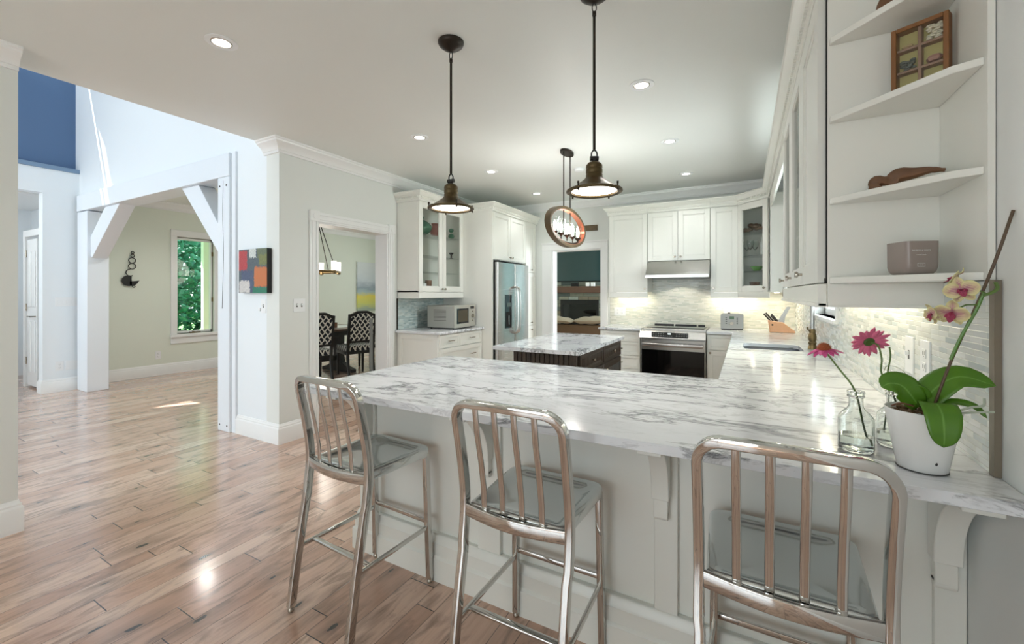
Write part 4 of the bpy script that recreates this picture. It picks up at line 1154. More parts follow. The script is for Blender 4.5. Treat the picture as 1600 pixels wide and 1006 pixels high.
pen = make_pendant('left bronze dome pendant lamp hanging over the far end of the peninsula', (-1.405, 1.87, 0), .1)
clone(pen, loc=(-.600, 1.87, 0), rz=.5, label='right bronze dome pendant lamp, nearer the wall cabinets, over the peninsula')
for x in (-1.405, -.600):
    lamp('pendant_bulb', 'SPOT', (x, 1.87, 1.80), 10, (1, .98, .96), aim=(0, 0, -1), spot_size=radians(140), spot_blend=.4, shadow_soft_size=.08)

# oval linear chandelier over the island
t = thing('oval_chandelier', 'oval bronze ring chandelier with five glass candle lights over the island', 'chandelier', (-1.51, 3.86, 1.79))
OX, OY, OZ = -1.51, 3.86, 1.985
part('canopy', MB().poly([(OX + .055 * cos(a * pi / 16), OY + .115 * sin(a * pi / 16)) for a in range(32)], CZ - .024, CZ - .001), M['bronze_dark'], t, bevel=.006, seg=3)
def oval(a, b, n=56): return [(OY + a * cos(2 * pi * i / n), OZ + b * sin(2 * pi * i / n)) for i in range(n)]
AR, BR = .47, .190
part('oval_band', MB().sweep([(OX, y, z) for y, z in oval(AR - .013, BR - .013)], [(-.013, -.028), (.013, -.028), (.013, .028), (-.013, .028)], side=None, closed=True) if False else MB().poly(oval(AR, BR), OX - .028, OX + .028, holes=[oval(AR - .030, BR - .028)], axis='x'), M['wood_ring'], t, bevel=.002, ang=30)
part('copper_liner', MB().poly(oval(AR - .0305, BR - .0285), OX - .027, OX + .027, holes=[oval(AR - .034, BR - .032)], axis='x'), simple('copper_liner', (186, 124, 100), .3, .8), t, ang=30)
for dy in (-.085, .085):
    part('stem', MB().cyl((OX, OY + dy, CZ - .024), (OX, OY + dy, OZ - .085), .0055, n=10), M['bronze_dark'], t)
part('lamp_bar', MB().sweep([(OX, OY - .32 + .64 * i / 12, OZ - .115 - .03 * sin(pi * i / 12)) for i in range(13)], rrect(-.006, .006, -.008, .008, .003, 2), side=(1, 0, 0)), M['bronze_dark'], t, ang=50)
for k in range(5):
    y = OY - .30 + .15 * k; zb = OZ - .070
    cu = part('lamp_cup', MB().lathe([(.005, zb - .060), (.006, zb - .030), (.018, zb - .018), (.030, zb - .008), (.032, zb)], (OX, y, 0), 18), M['bronze_dark'], t)
    part('glass_shade', MB().lathe([(.030, zb + .001), (.037, zb + .02), (.037, zb + .125), (.0355, zb + .125), (.0355, zb + .02), (.029, zb + .003)], (OX, y, 0), 24, cap=False), M['pane'], t)
    part('bulb', MB().lathe([(.004, zb + .002), (.010, zb + .02), (.014, zb + .05), (.012, zb + .075), (.003, zb + .10)], (OX, y, 0), 14), M['glow_bulb'], t)
lamp('chandelier_bulbs', 'POINT', (OX, OY, OZ + .0), 27, (1, .98, .95), shadow_soft_size=.12)
single('wall_plaque', MB().box(-2.12, -1.872, YB - .022, YB - .001, 2.262, 2.342), M['wood_ring'], 'small brown wooden plaque on the wall above the living room opening', 'plaque', bevel=.002)

# ------------------------------------------------------------------ recessed lights, smoke detector
def make_down(label, x, y):
    t = thing('recessed_light', label, 'light', (0, 0, 0), 'recessed ceiling lights')
    part('trim_ring', MB().lathe([(.078, CZ - .0005), (.078, CZ - .004), (.066, CZ - .007), (.052, CZ - .005), (.052, CZ - .001)], (0, 0, 0), 36, cap=False), M['plastic_white'], t)
    part('gimbal', MB().lathe([(.0515, CZ - .001), (.0515, CZ - .004), (.044, CZ - .0065), (.043, CZ - .002)], (0, 0, 0), 32, cap=False), M['nickel'], t)
    part('light_lens', MB().lathe([(.001, CZ - .0045), (.043, CZ - .004), (.0435, CZ - .001)], (0, 0, 0), 28, cap=False), M['glow_down'], t)
    t.location = (x, y, 0)
    return t
spots = [(-2.505, 1.27, 'round recessed ceiling light nearest the passage, upper left'), (-.595, 2.86, 'recessed ceiling light just right of the right pendant rod'), (-2.505, 2.88, 'recessed ceiling light left of the left pendant rod'),
         (-.594, 4.04, 'recessed ceiling light midway down the right-hand row'), (-2.505, 4.08, 'recessed ceiling light above the glass cabinet side, between the two pendants'), (-.593, 5.23, 'recessed ceiling light above the range, farthest in its row'), (-2.510, 5.28, 'recessed ceiling light above the pantry, farthest in its row')]
dl = None
for x, y, lb in spots:
    if dl is None: dl = make_down(lb, x, y)
    else: clone(dl, loc=(x, y, 0), label=lb)
    lamp('recessed_lamp', 'SPOT', (x, y, CZ - .02), 13, (.97, .99, 1), aim=(0, 0, -1), spot_size=radians(125), spot_blend=.6, shadow_soft_size=.05)
single('smoke_detector', MB().lathe([(.055, CZ - .0005), (.055, CZ - .016), (.046, CZ - .028), (.004, CZ - .03)], (-1.60, 4.45, 0), 28), M['plastic_white'], 'round white smoke detector on the ceiling by the oval chandelier', 'smoke detector')

# ------------------------------------------------------------------ switches and outlets
def plate(name, label, cat, o, u, n, w, h, devices, kind):
    t = thing(name, label, cat, o)
    m = fm((o[0], o[1], o[2]), u, n)
    d = MB(); d.m = m; d.box(-w / 2, w / 2, 0, .005, -h / 2, h / 2)
    p_ = part('cover_plate', d, M['plastic_white'], t, bevel=.0015)
    for dx in devices:
        d = MB(); d.m = m
        if kind == 'rocker':
            d.box(dx - .016, dx + .016, .005, .009, -.033, .033)
            part('rocker', d, M['plastic_white'], t, bevel=.001)
        elif kind == 'toggle':
            d.box(dx - .005, dx + .005, .005, .017, -.002, .012)
            part('toggle', d, M['plastic_white'], t, bevel=.001)
            d = MB(); d.m = m; d.box(dx - .007, dx + .007, .005, .0055, -.016, .016); part('toggle_slot', d, M['slot'], t, smooth=False)
        else:
            for z in (-.022, .022):
                d = MB(); d.m = m; d.box(dx - .016, dx + .016, .005, .007, z - .015, z + .015); r_ = part('receptacle', d, M['plastic_white'], t, bevel=.001)
                d = MB(); d.m = m; d.box(dx - .008, dx - .006, .0071, .0075, z - .004, z + .008).box(dx + .006, dx + .008, .0071, .0075, z - .004, z + .008).box(dx - .002, dx + .002, .0071, .0075, z - .011, z - .008); part('slots', d, M['slot'], r_, smooth=False)
    return t
plate('light_switch', 'double light switch plate beside the dining room opening', 'switch', (XL, 2.518, 1.237), (0, -1), (1, 0), .118, .122, (-.024, .024), 'toggle')
plate('light_switch', 'white switch plate below the colourful painting', 'switch', (-3.875, YR, 1.232), (1, 0), (0, -1), .075, .125, (0,), 'toggle')
single('thermostat', MB().box(-3.945, -3.918, YR - .012, YR - .001, 1.185, 1.215), M['plastic_white'], 'tiny white sensor beside the switch plate below the painting', 'sensor', bevel=.003)
plate('light_switch', 'wide four-gang switch plate on the hall wall', 'switch', (-8.25, 2.195, 1.232), (0, -1), (1, 0), .225, .125, (-.07, -.023, .023, .07), 'rocker')
plate('wall_outlet', 'white power outlet low on the hall wall', 'outlet', (-8.25, 2.125, .35), (0, -1), (1, 0), .080, .13, (0,), 'outlet')
plate('blank_plate', 'blank white cover plate low on the hall wall, beside the outlet', 'cover plate', (-8.25, 2.245, .35), (0, -1), (1, 0), .12, .13, (), 'outlet')
plate('wall_outlet', 'white outlet on the dining wall under the ring ornament', 'outlet', (XW, 3.325, .33), (0, -1), (1, 0), .080, .13, (0,), 'outlet')
plate('wall_outlet', 'wide outlet plate on the tiles left of the range', 'outlet', (-1.548, YB - .010, 1.092), (1, 0), (0, -1), .16, .12, (-.03, .03), 'outlet')
plate('wall_outlet', 'outlet plate on the tiles behind the toaster', 'outlet', (-.20, YB - .010, 1.10), (1, 0), (0, -1), .075, .12, (0,), 'outlet')
plate('wall_outlet', 'tall white outlet on the strip tiles, edge just left of the orchid stem', 'outlet', (XR - .010, 1.868, 1.130), (0, -1), (-1, 0), .082, .13, (0,), 'outlet')
plate('light_switch', 'switch plate on the strip tiles between outlet and echinacea bottles', 'switch', (XR - .010, 2.02, 1.130), (0, -1), (-1, 0), .082, .13, (0,), 'toggle')

# ------------------------------------------------------------------ painting and wall ornament
t = thing('canvas_painting', 'small abstract canvas with red, orange, blue and white blocks on the passage wall', 'painting', (-3.97, YR - .02, 1.352))
part('canvas_side', MB().box(-4.193, -3.752, YR - .045, YR - .001, 1.352, 1.757), M['black'], t, bevel=.002)
part('canvas_face', MB().box(-4.193, -3.7525, YR - .0475, YR - .0452, 1.352, 1.757), M['art_abstract'], t, smooth=False)
t = thing('ring_ornament', 'black metal wall ornament of stacked rings ending in a crescent', 'wall ornament', (XW + .02, 2.985, 1.52))
x_ = XW + .025
orn = MB()
for (y, z, r) in ((2.985, 1.985, .018), (2.985, 1.94, .022), (2.98, 1.865, .042), (2.98, 1.775, .045), (2.955, 1.672, .052)):
    lim = 32 if r < .05 else 20
    pts = [(x_, y + r * cos(2 * pi * i / 32 + (pi / 2 if r > .05 else 0)), z + r * sin(2 * pi * i / 32 + (pi / 2 if r > .05 else 0))) for i in range(lim)]
    orn.tube(pts, .0065, 6, closed=(lim == 32))
part('rings', orn, M['black'], t)
pie = [(2.972, 1.535)] + [(2.935 + .085 * cos(a), 1.545 + .085 * sin(a)) for a in [radians(65 + 8 * k) for k in range(30)]]
part('crescent', MB().poly(pie, x_ - .006, x_ + .006, axis='x').poly([(2.95, 1.535), (3.07, 1.550), (3.04, 1.50), (2.99, 1.46), (2.95, 1.47)], x_ - .006, x_ + .006, axis='x'), M['black'], t)
part('end_ring', MB().tube([(x_, 3.0 + .016 * cos(pi * i / 8), 1.455 + .016 * sin(pi * i / 8)) for i in range(16)], .005, 6, closed=True), M['black'], t)

# ------------------------------------------------------------------ microwave, toaster, knives, sink, faucet
t = thing('microwave', 'silver microwave oven on the marble under the left glass cabinet', 'microwave', (-3.25, 4.2, CT))
T0 = CT + .012
mw = Matrix.Translation((-3.075, 4.385, T0)) @ Matrix.Rotation(radians(4), 4, 'Z')
def mwb(*a):
    d = MB(); d.m = mw; return d.box(*a)
part('body', mwb(-.40, -.012, -.245, .245, 0, .275), simple('mw_silver', (172, 172, 166), .35, .6), t, bevel=.008)
fp = part('front_panel', mwb(-.011, .004, -.245, .245, 0, .275), simple('mw_front', (196, 194, 184), .3, .5), t, bevel=.004)
part('door_window', mwb(.0041, .006, -.20, .075, .050, .235), M['black_gloss'], fp, smooth=False)
wn = MB(); wn.m = mw
wn.box(.0061, .0063, -.175, .050, .070, .215)
part('window_mesh', wn, simple('mw_mesh', (74, 64, 44), .25), fp, smooth=False)
wn = MB(); wn.m = mw
part('clock_display', wn.box(.0041, .006, .125, .215, .225, .258), M['black_gloss'], fp, smooth=False)
wn = MB(); wn.m = mw
part('dial', wn.cyl((.004, .172, .135), (.022, .172, .135), .024, n=24), M['nickel'], fp, ang=50)
for z in (.19, .075):
    wn = MB(); wn.m = mw
    part('button', wn.cyl((.004, .172, z), (.010, .172, z), .010, n=14), M['nickel'], fp)
vm = MB(); vm.m = mw
for k in range(9): vm.box(-.30, -.12, -.2462, -.2452, .09 + .016 * k, .094 + .016 * k)
part('side_vents', vm, M['slot'], t, smooth=False)
ft = MB(); ft.m = mw
for x in (-.36, -.04):
    for y in (-.21, .21): ft.cyl((x, y, -.012), (x, y, 0), .012, n=10)
part('feet', ft, M['rubber'], t)

t = thing('toaster', 'brushed steel toaster with round dial between range and knife block', 'toaster', (-.137, 5.78, CT))
tp = rrect(CT + .010, CT + .190, -.262, -.012, .022)
part('body', MB().poly([(x, z) for z, x in rrect(CT + .010, CT + .190, -.258, -.016, .020)], 5.70, 5.86, axis='y'), M['steel_toaster'], t, bevel=.006)
part('base', MB().box(-.252, -.022, 5.705, 5.855, CT + .0005, CT + .016), M['black'], t, bevel=.002)
part('display', MB().box(-.163, -.113, 5.697, 5.700, CT + .125, CT + .160), simple('lcd_green', (92, 116, 96), .25), t, smooth=False)
part('dial', MB().cyl((-.138, 5.700, CT + .075), (-.138, 5.690, CT + .075), .020, n=24), M['nickel'], t)
bt = MB()
for s_ in (-1, 1):
    for k in range(4): bt.box(-.138 + s_ * .058 - .008, -.138 + s_ * .058 + .008, 5.697, 5.700, CT + .070 + .022 * k, CT + .078 + .022 * k)
part('buttons', bt, M['slot'], t, smooth=False)
part('lever', MB().box(-.185, -.155, 5.74, 5.76, CT + .190, CT + .203), M['black'], t, bevel=.003)
part('slots', MB().box(-.235, -.045, 5.745, 5.765, CT + .1895, CT + .1905).box(-.235, -.045, 5.800, 5.820, CT + .1895, CT + .1905), M['gap_black'], t, smooth=False)

t = thing('knife_block', 'light wood knife block in the corner beside the sink run', 'knife block', (.35, 5.60, CT))
KX = .345; kb = [(KX - .115, CT + .0005), (KX + .125, CT + .0005), (KX + .125, CT + .028), (KX + .035, CT + .130), (KX - .090, CT + .130)]
kb = [(KX - .105, CT + .0005), (KX + .135, CT + .0005), (KX + .135, CT + .02), (KX + .020, CT + .115), (KX - .045, CT + .120), (KX - .120, CT + .135), (KX - .105, CT + .04)]
part('block', MB().poly(kb, 5.52, 5.64, axis='y'), M['wood_block'], t, bevel=.008, seg=3)
part('badge', MB().cyl((KX - .078, 5.520, CT + .085), (KX - .078, 5.517, CT + .085), .010, n=16), M['bronze_dark'], t)
def handle(label, x, y, z, dx, dz, L, mat='black', r=.009, blade=False):
    d = Vector((dx, 0, dz)).normalized()
    a = Vector((x, y, z)); s_ = Vector((0, 1, 0)).cross(d)
    mb = MB().sweep([a - d * .05, a, a + d * L * .5, a + d * L], rrect(-r * .7, r * .7, -r, r, r * .5, 2), side=(0, 1, 0))
    k = single('kitchen_knife', mb, M[mat], label, 'knife', group='knives in the wooden block', ang=50)
    rv = MB()
    for q in (.25, .75): rv.cyl(tuple(a + d * L * q - Vector((0, r * .75, 0))), tuple(a + d * L * q - Vector((0, r * .62, 0))), .0025, n=8)
    part('rivets', rv, M['nickel'], k)
    return k
for i, (x, y, L, lb) in enumerate(((-.095, 5.550, .105, 'black-handled knife leaning left, leftmost in the block'), (-.068, 5.575, .115, 'black-handled knife, second from the left in the block'), (-.042, 5.61, .075, 'short black-handled knife at the back of the block'), (-.025, 5.555, .10, 'black-handled knife, nearest the steel in the block'))):
    kk = handle(lb, KX + x, y, CT + .125, -.62, .78, L)
st = MB().poly([(KX - .030, CT + .115), (KX + .035, CT + .110), (KX + .045, CT + .18), (KX + .095, CT + .285), (KX + .060, CT + .290), (KX + .01, CT + .20)], 5.548, 5.562, axis='y')
single('knife_steel', st, M['steel'], 'wide steel cleaver-like blade standing in the knife block', 'blade', bevel=.002)  # curved steel piece, read as a knife steel

t = thing('sink', 'undermount stainless steel sink in the right-hand worktop', 'sink', (.19, 4.05, .7))
sk = MB(); rings = [(-.012, CT - SL), (.004, CT - SL - .002), (.004, CT - .19), (.03, CT - .212), (.10, CT - .216)]
vs = []; lo = None
for ins, z in rings:
    rr_ = rrect(SX0 + ins, SX1 - ins, SY0 + ins, SY1 - ins, max(.02, .06 - ins * .4)); lo = len(rr_); vs += [(x, y, z) for x, y in rr_]
fs = [(i * lo + j, i * lo + (j + 1) % lo, (i + 1) * lo + (j + 1) % lo, (i + 1) * lo + j) for i in range(len(rings) - 1) for j in range(lo)] + [tuple(range((len(rings) - 1) * lo, len(rings) * lo))]
sk.add(vs, fs)
part('basin', sk, M['steel_sink'], t, recalc=False, ang=60)
part('drain', MB().lathe([(.040, CT - .2155), (.040, CT - .212), (.030, CT - .212), (.006, CT - .2145)], (.19, 4.05, 0), 24), M['nickel'], t)

t = thing('faucet', 'tall antique brass faucet with steel spout behind the sink', 'faucet', (.462, 4.05, CT))
FX, FY = .462, 4.04
part('base', MB().lathe([(.030, CT + .0005), (.030, CT + .012), (.025, CT + .022), (.0235, CT + .035), (.028, CT + .045), (.0285, CT + .050), (.022, CT + .058), (.027, CT + .075), (.029, CT + .095), (.024, CT + .118), (.020, CT + .125), (.023, CT + .132), (.021, CT + .150), (.015, CT + .156)], (FX, FY, 0), 28), M['brass_dark'], t)
part('lever', MB().tube([(FX - .018, FY, CT + .14), (FX - .03, FY - .01, CT + .15), (FX - .034, FY - .015, CT + .172)], .005, 8), M['brass_dark'], t)
sp = [(FX, FY, CT + .15), (FX, FY, CT + .36)] + [(FX - .09 + .09 * cos(a * pi / 10), FY, CT + .47 + .09 * sin(a * pi / 10)) for a in range(0, 11)]
part('spout', MB().tube(catmull(sp, 3), .0155, 14), M['steel_v'], t)
part('spray_head', MB().cyl((FX - .18, FY, CT + .468), (FX - .18, FY, CT + .412), .017, .020, n=18), M['brass_dark'], t)
single('suncatcher', MB().cyl((XR + .075, 3.80, 1.268), (XR + .079, 3.80, 1.268), .028, n=24), simple('green_glass', (20, 150, 90), .1), 'small green disc hanging in the sink window, left of the pair', 'suncatcher')
single('suncatcher', MB().cyl((XR + .075, 3.70, 1.272), (XR + .079, 3.70, 1.272), .036, n=24), simple('green_glass_b', (16, 160, 84), .1), 'larger green disc hanging in the sink window, right of the pair', 'suncatcher')

# ------------------------------------------------------------------ things on the end shelf
t = thing('shadow_box', 'wooden shadow box with six compartments of shells and stones', 'shadow box', (.46, 1.66, 1.93))
B = Matrix.Translation((.448, 1.655, 1.9305)) @ Matrix.Rotation(radians(-28), 4, 'Z')
def bb(*a_list):
    d = MB(); d.m = B
    for a in a_list: d.box(*a)
    return d
W2, HH, DD = .060, .205, .018
W2 = .062
part('frame', bb((-W2, -W2 + .012, -DD, DD, 0, HH), (W2 - .012, W2, -DD, DD, 0, HH), (-W2 + .012, W2 - .012, -DD, DD, 0, .012), (-W2 + .012, W2 - .012, -DD, DD, HH - .012, HH)), M['wood_frame'], t, bevel=.0015)
part('back_board', bb((-W2 + .012, W2 - .012, DD - .004, DD, .012, HH - .012)), simple('parchment', (196, 182, 120), .8), t, smooth=False)
part('dividers', bb((-.004, .004, -DD + .008, DD - .004, .012, HH - .012), (-W2 + .012, W2 - .012, -DD + .008, DD - .004, .070, .077), (-W2 + .012, W2 - .012, -DD + .008, DD - .004, .136, .143)), simple('divider_wood', (150, 116, 96), .6), t, bevel=.001, seg=1)
part('glass_front', bb((-W2 + .012, W2 - .012, -DD + .003, -DD + .005, .012, HH - .012)), M['pane'], t, smooth=False)
random.seed(11)
def heap(name, x0, x1, z0, z1, n, r, mat, flat=.6):
    d = MB(); d.m = B
    for k in range(n):
        d.sphere((random.uniform(x0 + r, x1 - r), random.uniform(-.002, .006), random.uniform(z0 + r * flat, z1)), r * random.uniform(.7, 1.1), 8, 1, .7, flat)
    part(name, d, mat, t)
heap('white_coral', .008, .050, .145, .188, 46, .007, simple('coral_white', (222, 212, 190), .7))
heap('dark_pebbles', -.050, -.006, .079, .108, 26, .008, simple('pebble_dark', (96, 100, 92), .6))
heap('pink_stone', .012, .045, .079, .092, 3, .018, simple('stone_pink', (170, 126, 112), .6))
heap('shells', -.046, -.012, .145, .152, 6, .009, simple('shell_sand', (188, 160, 116), .6))
heap('pale_shell', -.046, -.012, .014, .030, 3, .016, simple('shell_cream', (214, 190, 150), .6))
dw = MB()
p = catmull([(.345, 1.690, 1.668), (.360, 1.685, 1.692), (.385, 1.67, 1.688), (.40, 1.66, 1.700), (.43, 1.65, 1.700), (.460, 1.63, 1.700), (.486, 1.61, 1.692)], 5)
sc = [.8, .9, 1.3, 1.5, 1.6, 1.5, 1.2, 1.0, 1.1, 1.3] + [1.5] * 8 + [1.4, 1.3, 1.2, 1.1, 1.0, .9, .8, .7, .6, .6, .5, .4, .4][:len(p) - 18]
dw.sweep(p, [(.010 * cos(2 * pi * i / 10) * (1 + .3 * sin(i * 2.3)), .014 * sin(2 * pi * i / 10)) for i in range(10)], side=(0, 1, 0), scale=(sc + [.4] * len(p))[:len(p)])
single('carved_driftwood', dw, M['wood_drift'], 'carved brown driftwood figure on the third shelf board', 'wood carving', ang=60)
single('wooden_figure', MB().lathe([(.018, 2.1885), (.024, 2.20), (.020, 2.225), (.010, 2.25), (.014, 2.27), (.004, 2.29)], (.372, 1.67, 0), 16), M['wood_drift'], 'small wooden figure at the top edge of the photo on the highest visible shelf', 'wood carving')

t = thing('candle_jar', 'frosted grey-brown candle jar with white print on the lowest end shelf', 'candle jar', (.424, 1.632, 1.403))
cz = 1.4025; cj = MB()
def rings_to(mb, rings, cx, cy):
    vs = []; k = None
    for h, r, z in rings:
        rr_ = rrect(-h, h, -h, h, r, 6); k = len(rr_); vs += [(cx + x, cy + y, z) for x, y in rr_]
    fs = [(i * k + j, i * k + (j + 1) % k, (i + 1) * k + (j + 1) % k, (i + 1) * k + j) for i in range(len(rings) - 1) for j in range(k)]
    fs += [tuple(range(k - 1, -1, -1)), tuple(range((len(rings) - 1) * k, len(rings) * k))]
    mb.add(vs, fs)
cj.m = Matrix.Translation((.423, 1.632, 0)) @ Matrix.Rotation(radians(22), 4, 'Z')
rings_to(cj, [(.031, .014, cz), (.036, .016, cz + .0025), (.0405, .016, cz + .010), (.043, .016, cz + .022), (.043, .014, cz + .094), (.0405, .012, cz + .094), (.0405, .012, cz + .078), (.002, .001, cz + .078)], 0, 0)
part('jar', cj, simple('frosted_taupe', (150, 138, 132), .25), t, ang=50)
def text(parent, body, size, m, mat, name):
    cu = bpy.data.curves.new(name, 'FONT'); cu.body = body; cu.size = size; cu.align_x = 'CENTER'; cu.extrude = .0002
    o = bpy.data.objects.new(name, cu); COL.objects.link(o)
    dg = bpy.context.evaluated_depsgraph_get(); dg.update()
    me = bpy.data.meshes.new_from_object(o.evaluated_get(dg)); bpy.data.objects.remove(o)
    me.materials.clear(); me.materials.append(mat)
    o = bpy.data.objects.new(name, me); COL.objects.link(o)
    o.parent = parent; o.matrix_local = Matrix.Translation(-Vector(root_loc(parent))) @ m
    return o
wht = simple('print_white', (232, 230, 226), .5)
cm_ = Matrix.Translation((.423, 1.632, 0)) @ Matrix.Rotation(radians(22), 4, 'Z')
fmx = cm_ @ Matrix.Translation((-.008, -.0434, cz + .066)) @ Matrix.Rotation(radians(90), 4, 'X')
text(t, 'BAMBOO & WHITE', .0055, fmx, wht, 'jar_print')
text(t, 'scented candle', .0042, cm_ @ Matrix.Translation((-.008, -.0434, cz + .054)) @ Matrix.Rotation(radians(90), 4, 'X'), wht, 'jar_print')
lb = MB(); lb.m = cm_
lb.box(-.0175, .0015, -.0437, -.0432, cz + .0310, cz + .0318).box(-.0175, .0015, -.0437, -.0432, cz + .0220, cz + .0228).box(-.0175, -.0168, -.0437, -.0432, cz + .0220, cz + .0318).box(.0008, .0015, -.0437, -.0432, cz + .0220, cz + .0318)
lb.box(-.013, -.0095, -.0437, -.0432, cz + .0262, cz + .0276).box(-.0068, -.0033, -.0437, -.0432, cz + .0262, cz + .0276)
part('print_frame', lb, wht, t, smooth=False)

# ------------------------------------------------------------------ glass bottles with echinacea
def bottle(label, x, y, s_=1.0):
    H = [(.034, 0), (.0395, .003), (.041, .010), (.041, .082), (.039, .094), (.030, .106), (.020, .116), (.0165, .124), (.0165, .146), (.0200, .148), (.0205, .152), (.0180, .154), (.0205, .157), (.0205, .163), (.0185, .165)]
    I = [(.0150, .165), (.0145, .146), (.0145, .124), (.018, .115), (.028, .104), (.0375, .092), (.0390, .082), (.0390, .012), (.030, .007)]
    t = thing('glass_bottle', label, 'bottle', (x, y, CT))
    g_ = MB().lathe([(r * s_, CT + .0008 + z * s_) for r, z in H + I], (x, y, 0), 40)
    part('bottle_glass', g_, M['glass'], t, ang=50)
    part('water', MB().lathe([(.0298 * s_, CT + .0085 * s_ + .0008), (.0388 * s_, CT + .0135 * s_), (.0388 * s_, CT + .044 * s_)], (x, y, 0), 36), M['water'], t, ang=50)
    return t
bottle('clear glass bottle holding the drooping pink coneflower, nearest the stool', .270, 1.492)
bottle('clear glass bottle half hidden by the orchid pot, holding the upright coneflower', .372, 1.585, .96)
pet_m = []
def petal_mat(name, a, b):
    g = G(name); n = g.noise(g.mapp(g.geo(), scale=(1, 1, 1)), 60, 3)
    g.set(color=g.mix(n, lin(a), lin(b)), rough=.6); M[name] = g.mat
petal_mat('petal_pink', (226, 96, 156), (196, 66, 130)); petal_mat('petal_rose', (236, 128, 158), (214, 92, 134))
M['stem_green'] = simple('stem_green', (92, 120, 56), .5)
M['cone_brown'] = simple('cone_brown', (150, 74, 38), .8); M['sepal_green'] = simple('sepal_green', (70, 94, 34), .6)
def echinacea(label, c, axis, stem, mat, droop, np_=15, L=.040, cone=True):
    t = thing('coneflower', label, 'flower', c)
    c = Vector(c); ax = Vector(axis).normalized(); q = ax.to_track_quat('Z', 'Y').to_matrix()
    part('stem', MB().tube(catmull(stem, 6), .0024, 8), M['stem_green'], t)
    for k in range(np_):
        a = 2 * pi * k / np_ + random.uniform(-.1, .1); l = L * random.uniform(.85, 1.1); dr = droop + random.uniform(-.12, .12)
        rows = []
        for i in range(6):
            u = i / 5; rad = .010 + l * u * cos(dr * (.4 + .6 * u)); zz = -l * u * sin(dr * (.4 + .6 * u)) * 1.0
            wd = .0078 * (sin(pi * min(1, .18 + .80 * u)) ** .6) * (1 - .35 * (u > .9))
            row = []
            for w_ in (-1, 0, 1):
                lp = Vector((rad, w_ * wd, zz + (.0012 if w_ else 0)))
                lp.rotate(Matrix.Rotation(a, 3, 'Z')); row.append(c + q @ lp)
            rows.append(row)
        part('petal', MB().grid(rows), M[mat], t, solid=.0006, recalc=False)
    if cone:
        part('cone', MB().lathe([(.015, -.004), (.017, .002), (.0155, .009), (.011, .015), (.004, .018)], c, 20, mat=q.to_4x4()), M['cone_brown'], t)
        sp_ = MB()
        for k in range(70):
            ph = k * 2.39996; u = (k + .5) / 70; th = acos_(1 - u * .95)
            d = Vector((sin(th) * cos(ph), sin(th) * sin(ph), cos(th)))
            b = Vector((d.x * .0160, d.y * .0160, d.z * .016)); sp_.cyl(tuple(c + q @ b), tuple(c + q @ (b * 1.28 + Vector((0, 0, .001)))), .0010, .0003, n=5)
        part('cone_spikes', sp_, simple('cone_orange', (176, 92, 50), .8), t, smooth=False)
    else:
        sp_ = MB().lathe([(.004, .006), (.012, .003), (.014, -.002), (.010, -.005)], c, 16, mat=q.to_4x4())
        for k in range(12):
            a = 2 * pi * k / 12; d = Vector((cos(a), sin(a), .15)); sp_.cyl(tuple(c + q @ (d * .008)), tuple(c + q @ (d * .020)), .0028, .0006, n=6)
        part('sepals', sp_, M['sepal_green'], t)
    return t
def acos_(v): return math.acos(max(-1, min(1, v)))
random.seed(3)
echinacea('pink drooping coneflower with orange-brown cone leaning left out of the front bottle', (.2035, 1.530, 1.186), (-.10, -.10, 1), [(.297, 1.484, CT + .022), (.285, 1.488, CT + .075), (.268, 1.494, CT + .165), (.235, 1.512, 1.135), (.206, 1.529, 1.180)], 'petal_pink', .42, L=.036)
echinacea('rose-pink coneflower seen from behind, standing up from the back bottle', (.318, 1.592, 1.208), (-.22, .80, .45), [(.395, 1.580, CT + .02), (.384, 1.583, CT + .09), (.366, 1.586, CT + .165), (.345, 1.586, 1.12), (.346, 1.588, 1.16), (.338, 1.588, 1.198), (.322, 1.588, 1.206)], 'petal_rose', .10, cone=False, L=.040, np_=17)
single('flower_stem', MB().tube(catmull([(.352, 1.60, CT + .03), (.362, 1.598, CT + .12), (.364, 1.60, CT + .17), (.362, 1.60, 1.12), (.368, 1.60, 1.165), (.366, 1.60, 1.195)], 6), .0021, 8), M['stem_green'], 'second thin green stem in the back bottle', 'stem')
single('curled_leaf', MB().sweep(catmull([(.350, 1.586, 1.125), (.356, 1.58, 1.142), (.372, 1.57, 1.143), (.386, 1.56, 1.134), (.390, 1.56, 1.128)], 5), [(-.003, 0), (0, .0006), (.003, 0), (0, -.0006)], side=(0, 1, 0)), M['sepal_green'], 'thin curled dark leaf on the upright coneflower stem', 'leaf')

# ------------------------------------------------------------------ orchid
PX, PY = .386, 1.418
t = thing('orchid_pot', 'white tapered pot with broad green orchid leaves and bark', 'flower pot', (PX, PY, CT))
zr = CT + .147
part('pot', MB().lathe([(.044, CT + .0008), (.048, CT + .004), (.0720, zr), (.0700, zr + .001), (.0665, zr - .002), (.058, CT + .10), (.01, CT + .10)], (PX, PY, 0), 56), M['white_ceramic'], t, ang=50)
part('drain_mark', MB().sphere((PX + .012, PY - .0508, CT + .030), .003, 8, 1, .4, 1.5), M['black'], t)
part('painted_base_shadow', MB().lathe([(.0475, CT + .0006), (.0490, CT + .0010), (.0490, CT + .0030), (.0475, CT + .003)], (PX, PY, 0), 48), M['slot'], t)  # solid grey ring painting in the shadow line under the pot
bk = MB(); random.seed(5)
for k in range(60):
    a = random.uniform(0, 2 * pi); r = .056 * sqrt(random.random()); bk.sphere((PX + r * cos(a), PY + r * sin(a), zr - .012 + random.uniform(-.006, .008)), random.uniform(.006, .011), 7, 1, .8, .6)
part('bark_chips', bk, simple('bark_chip', (104, 78, 52), .9), t)
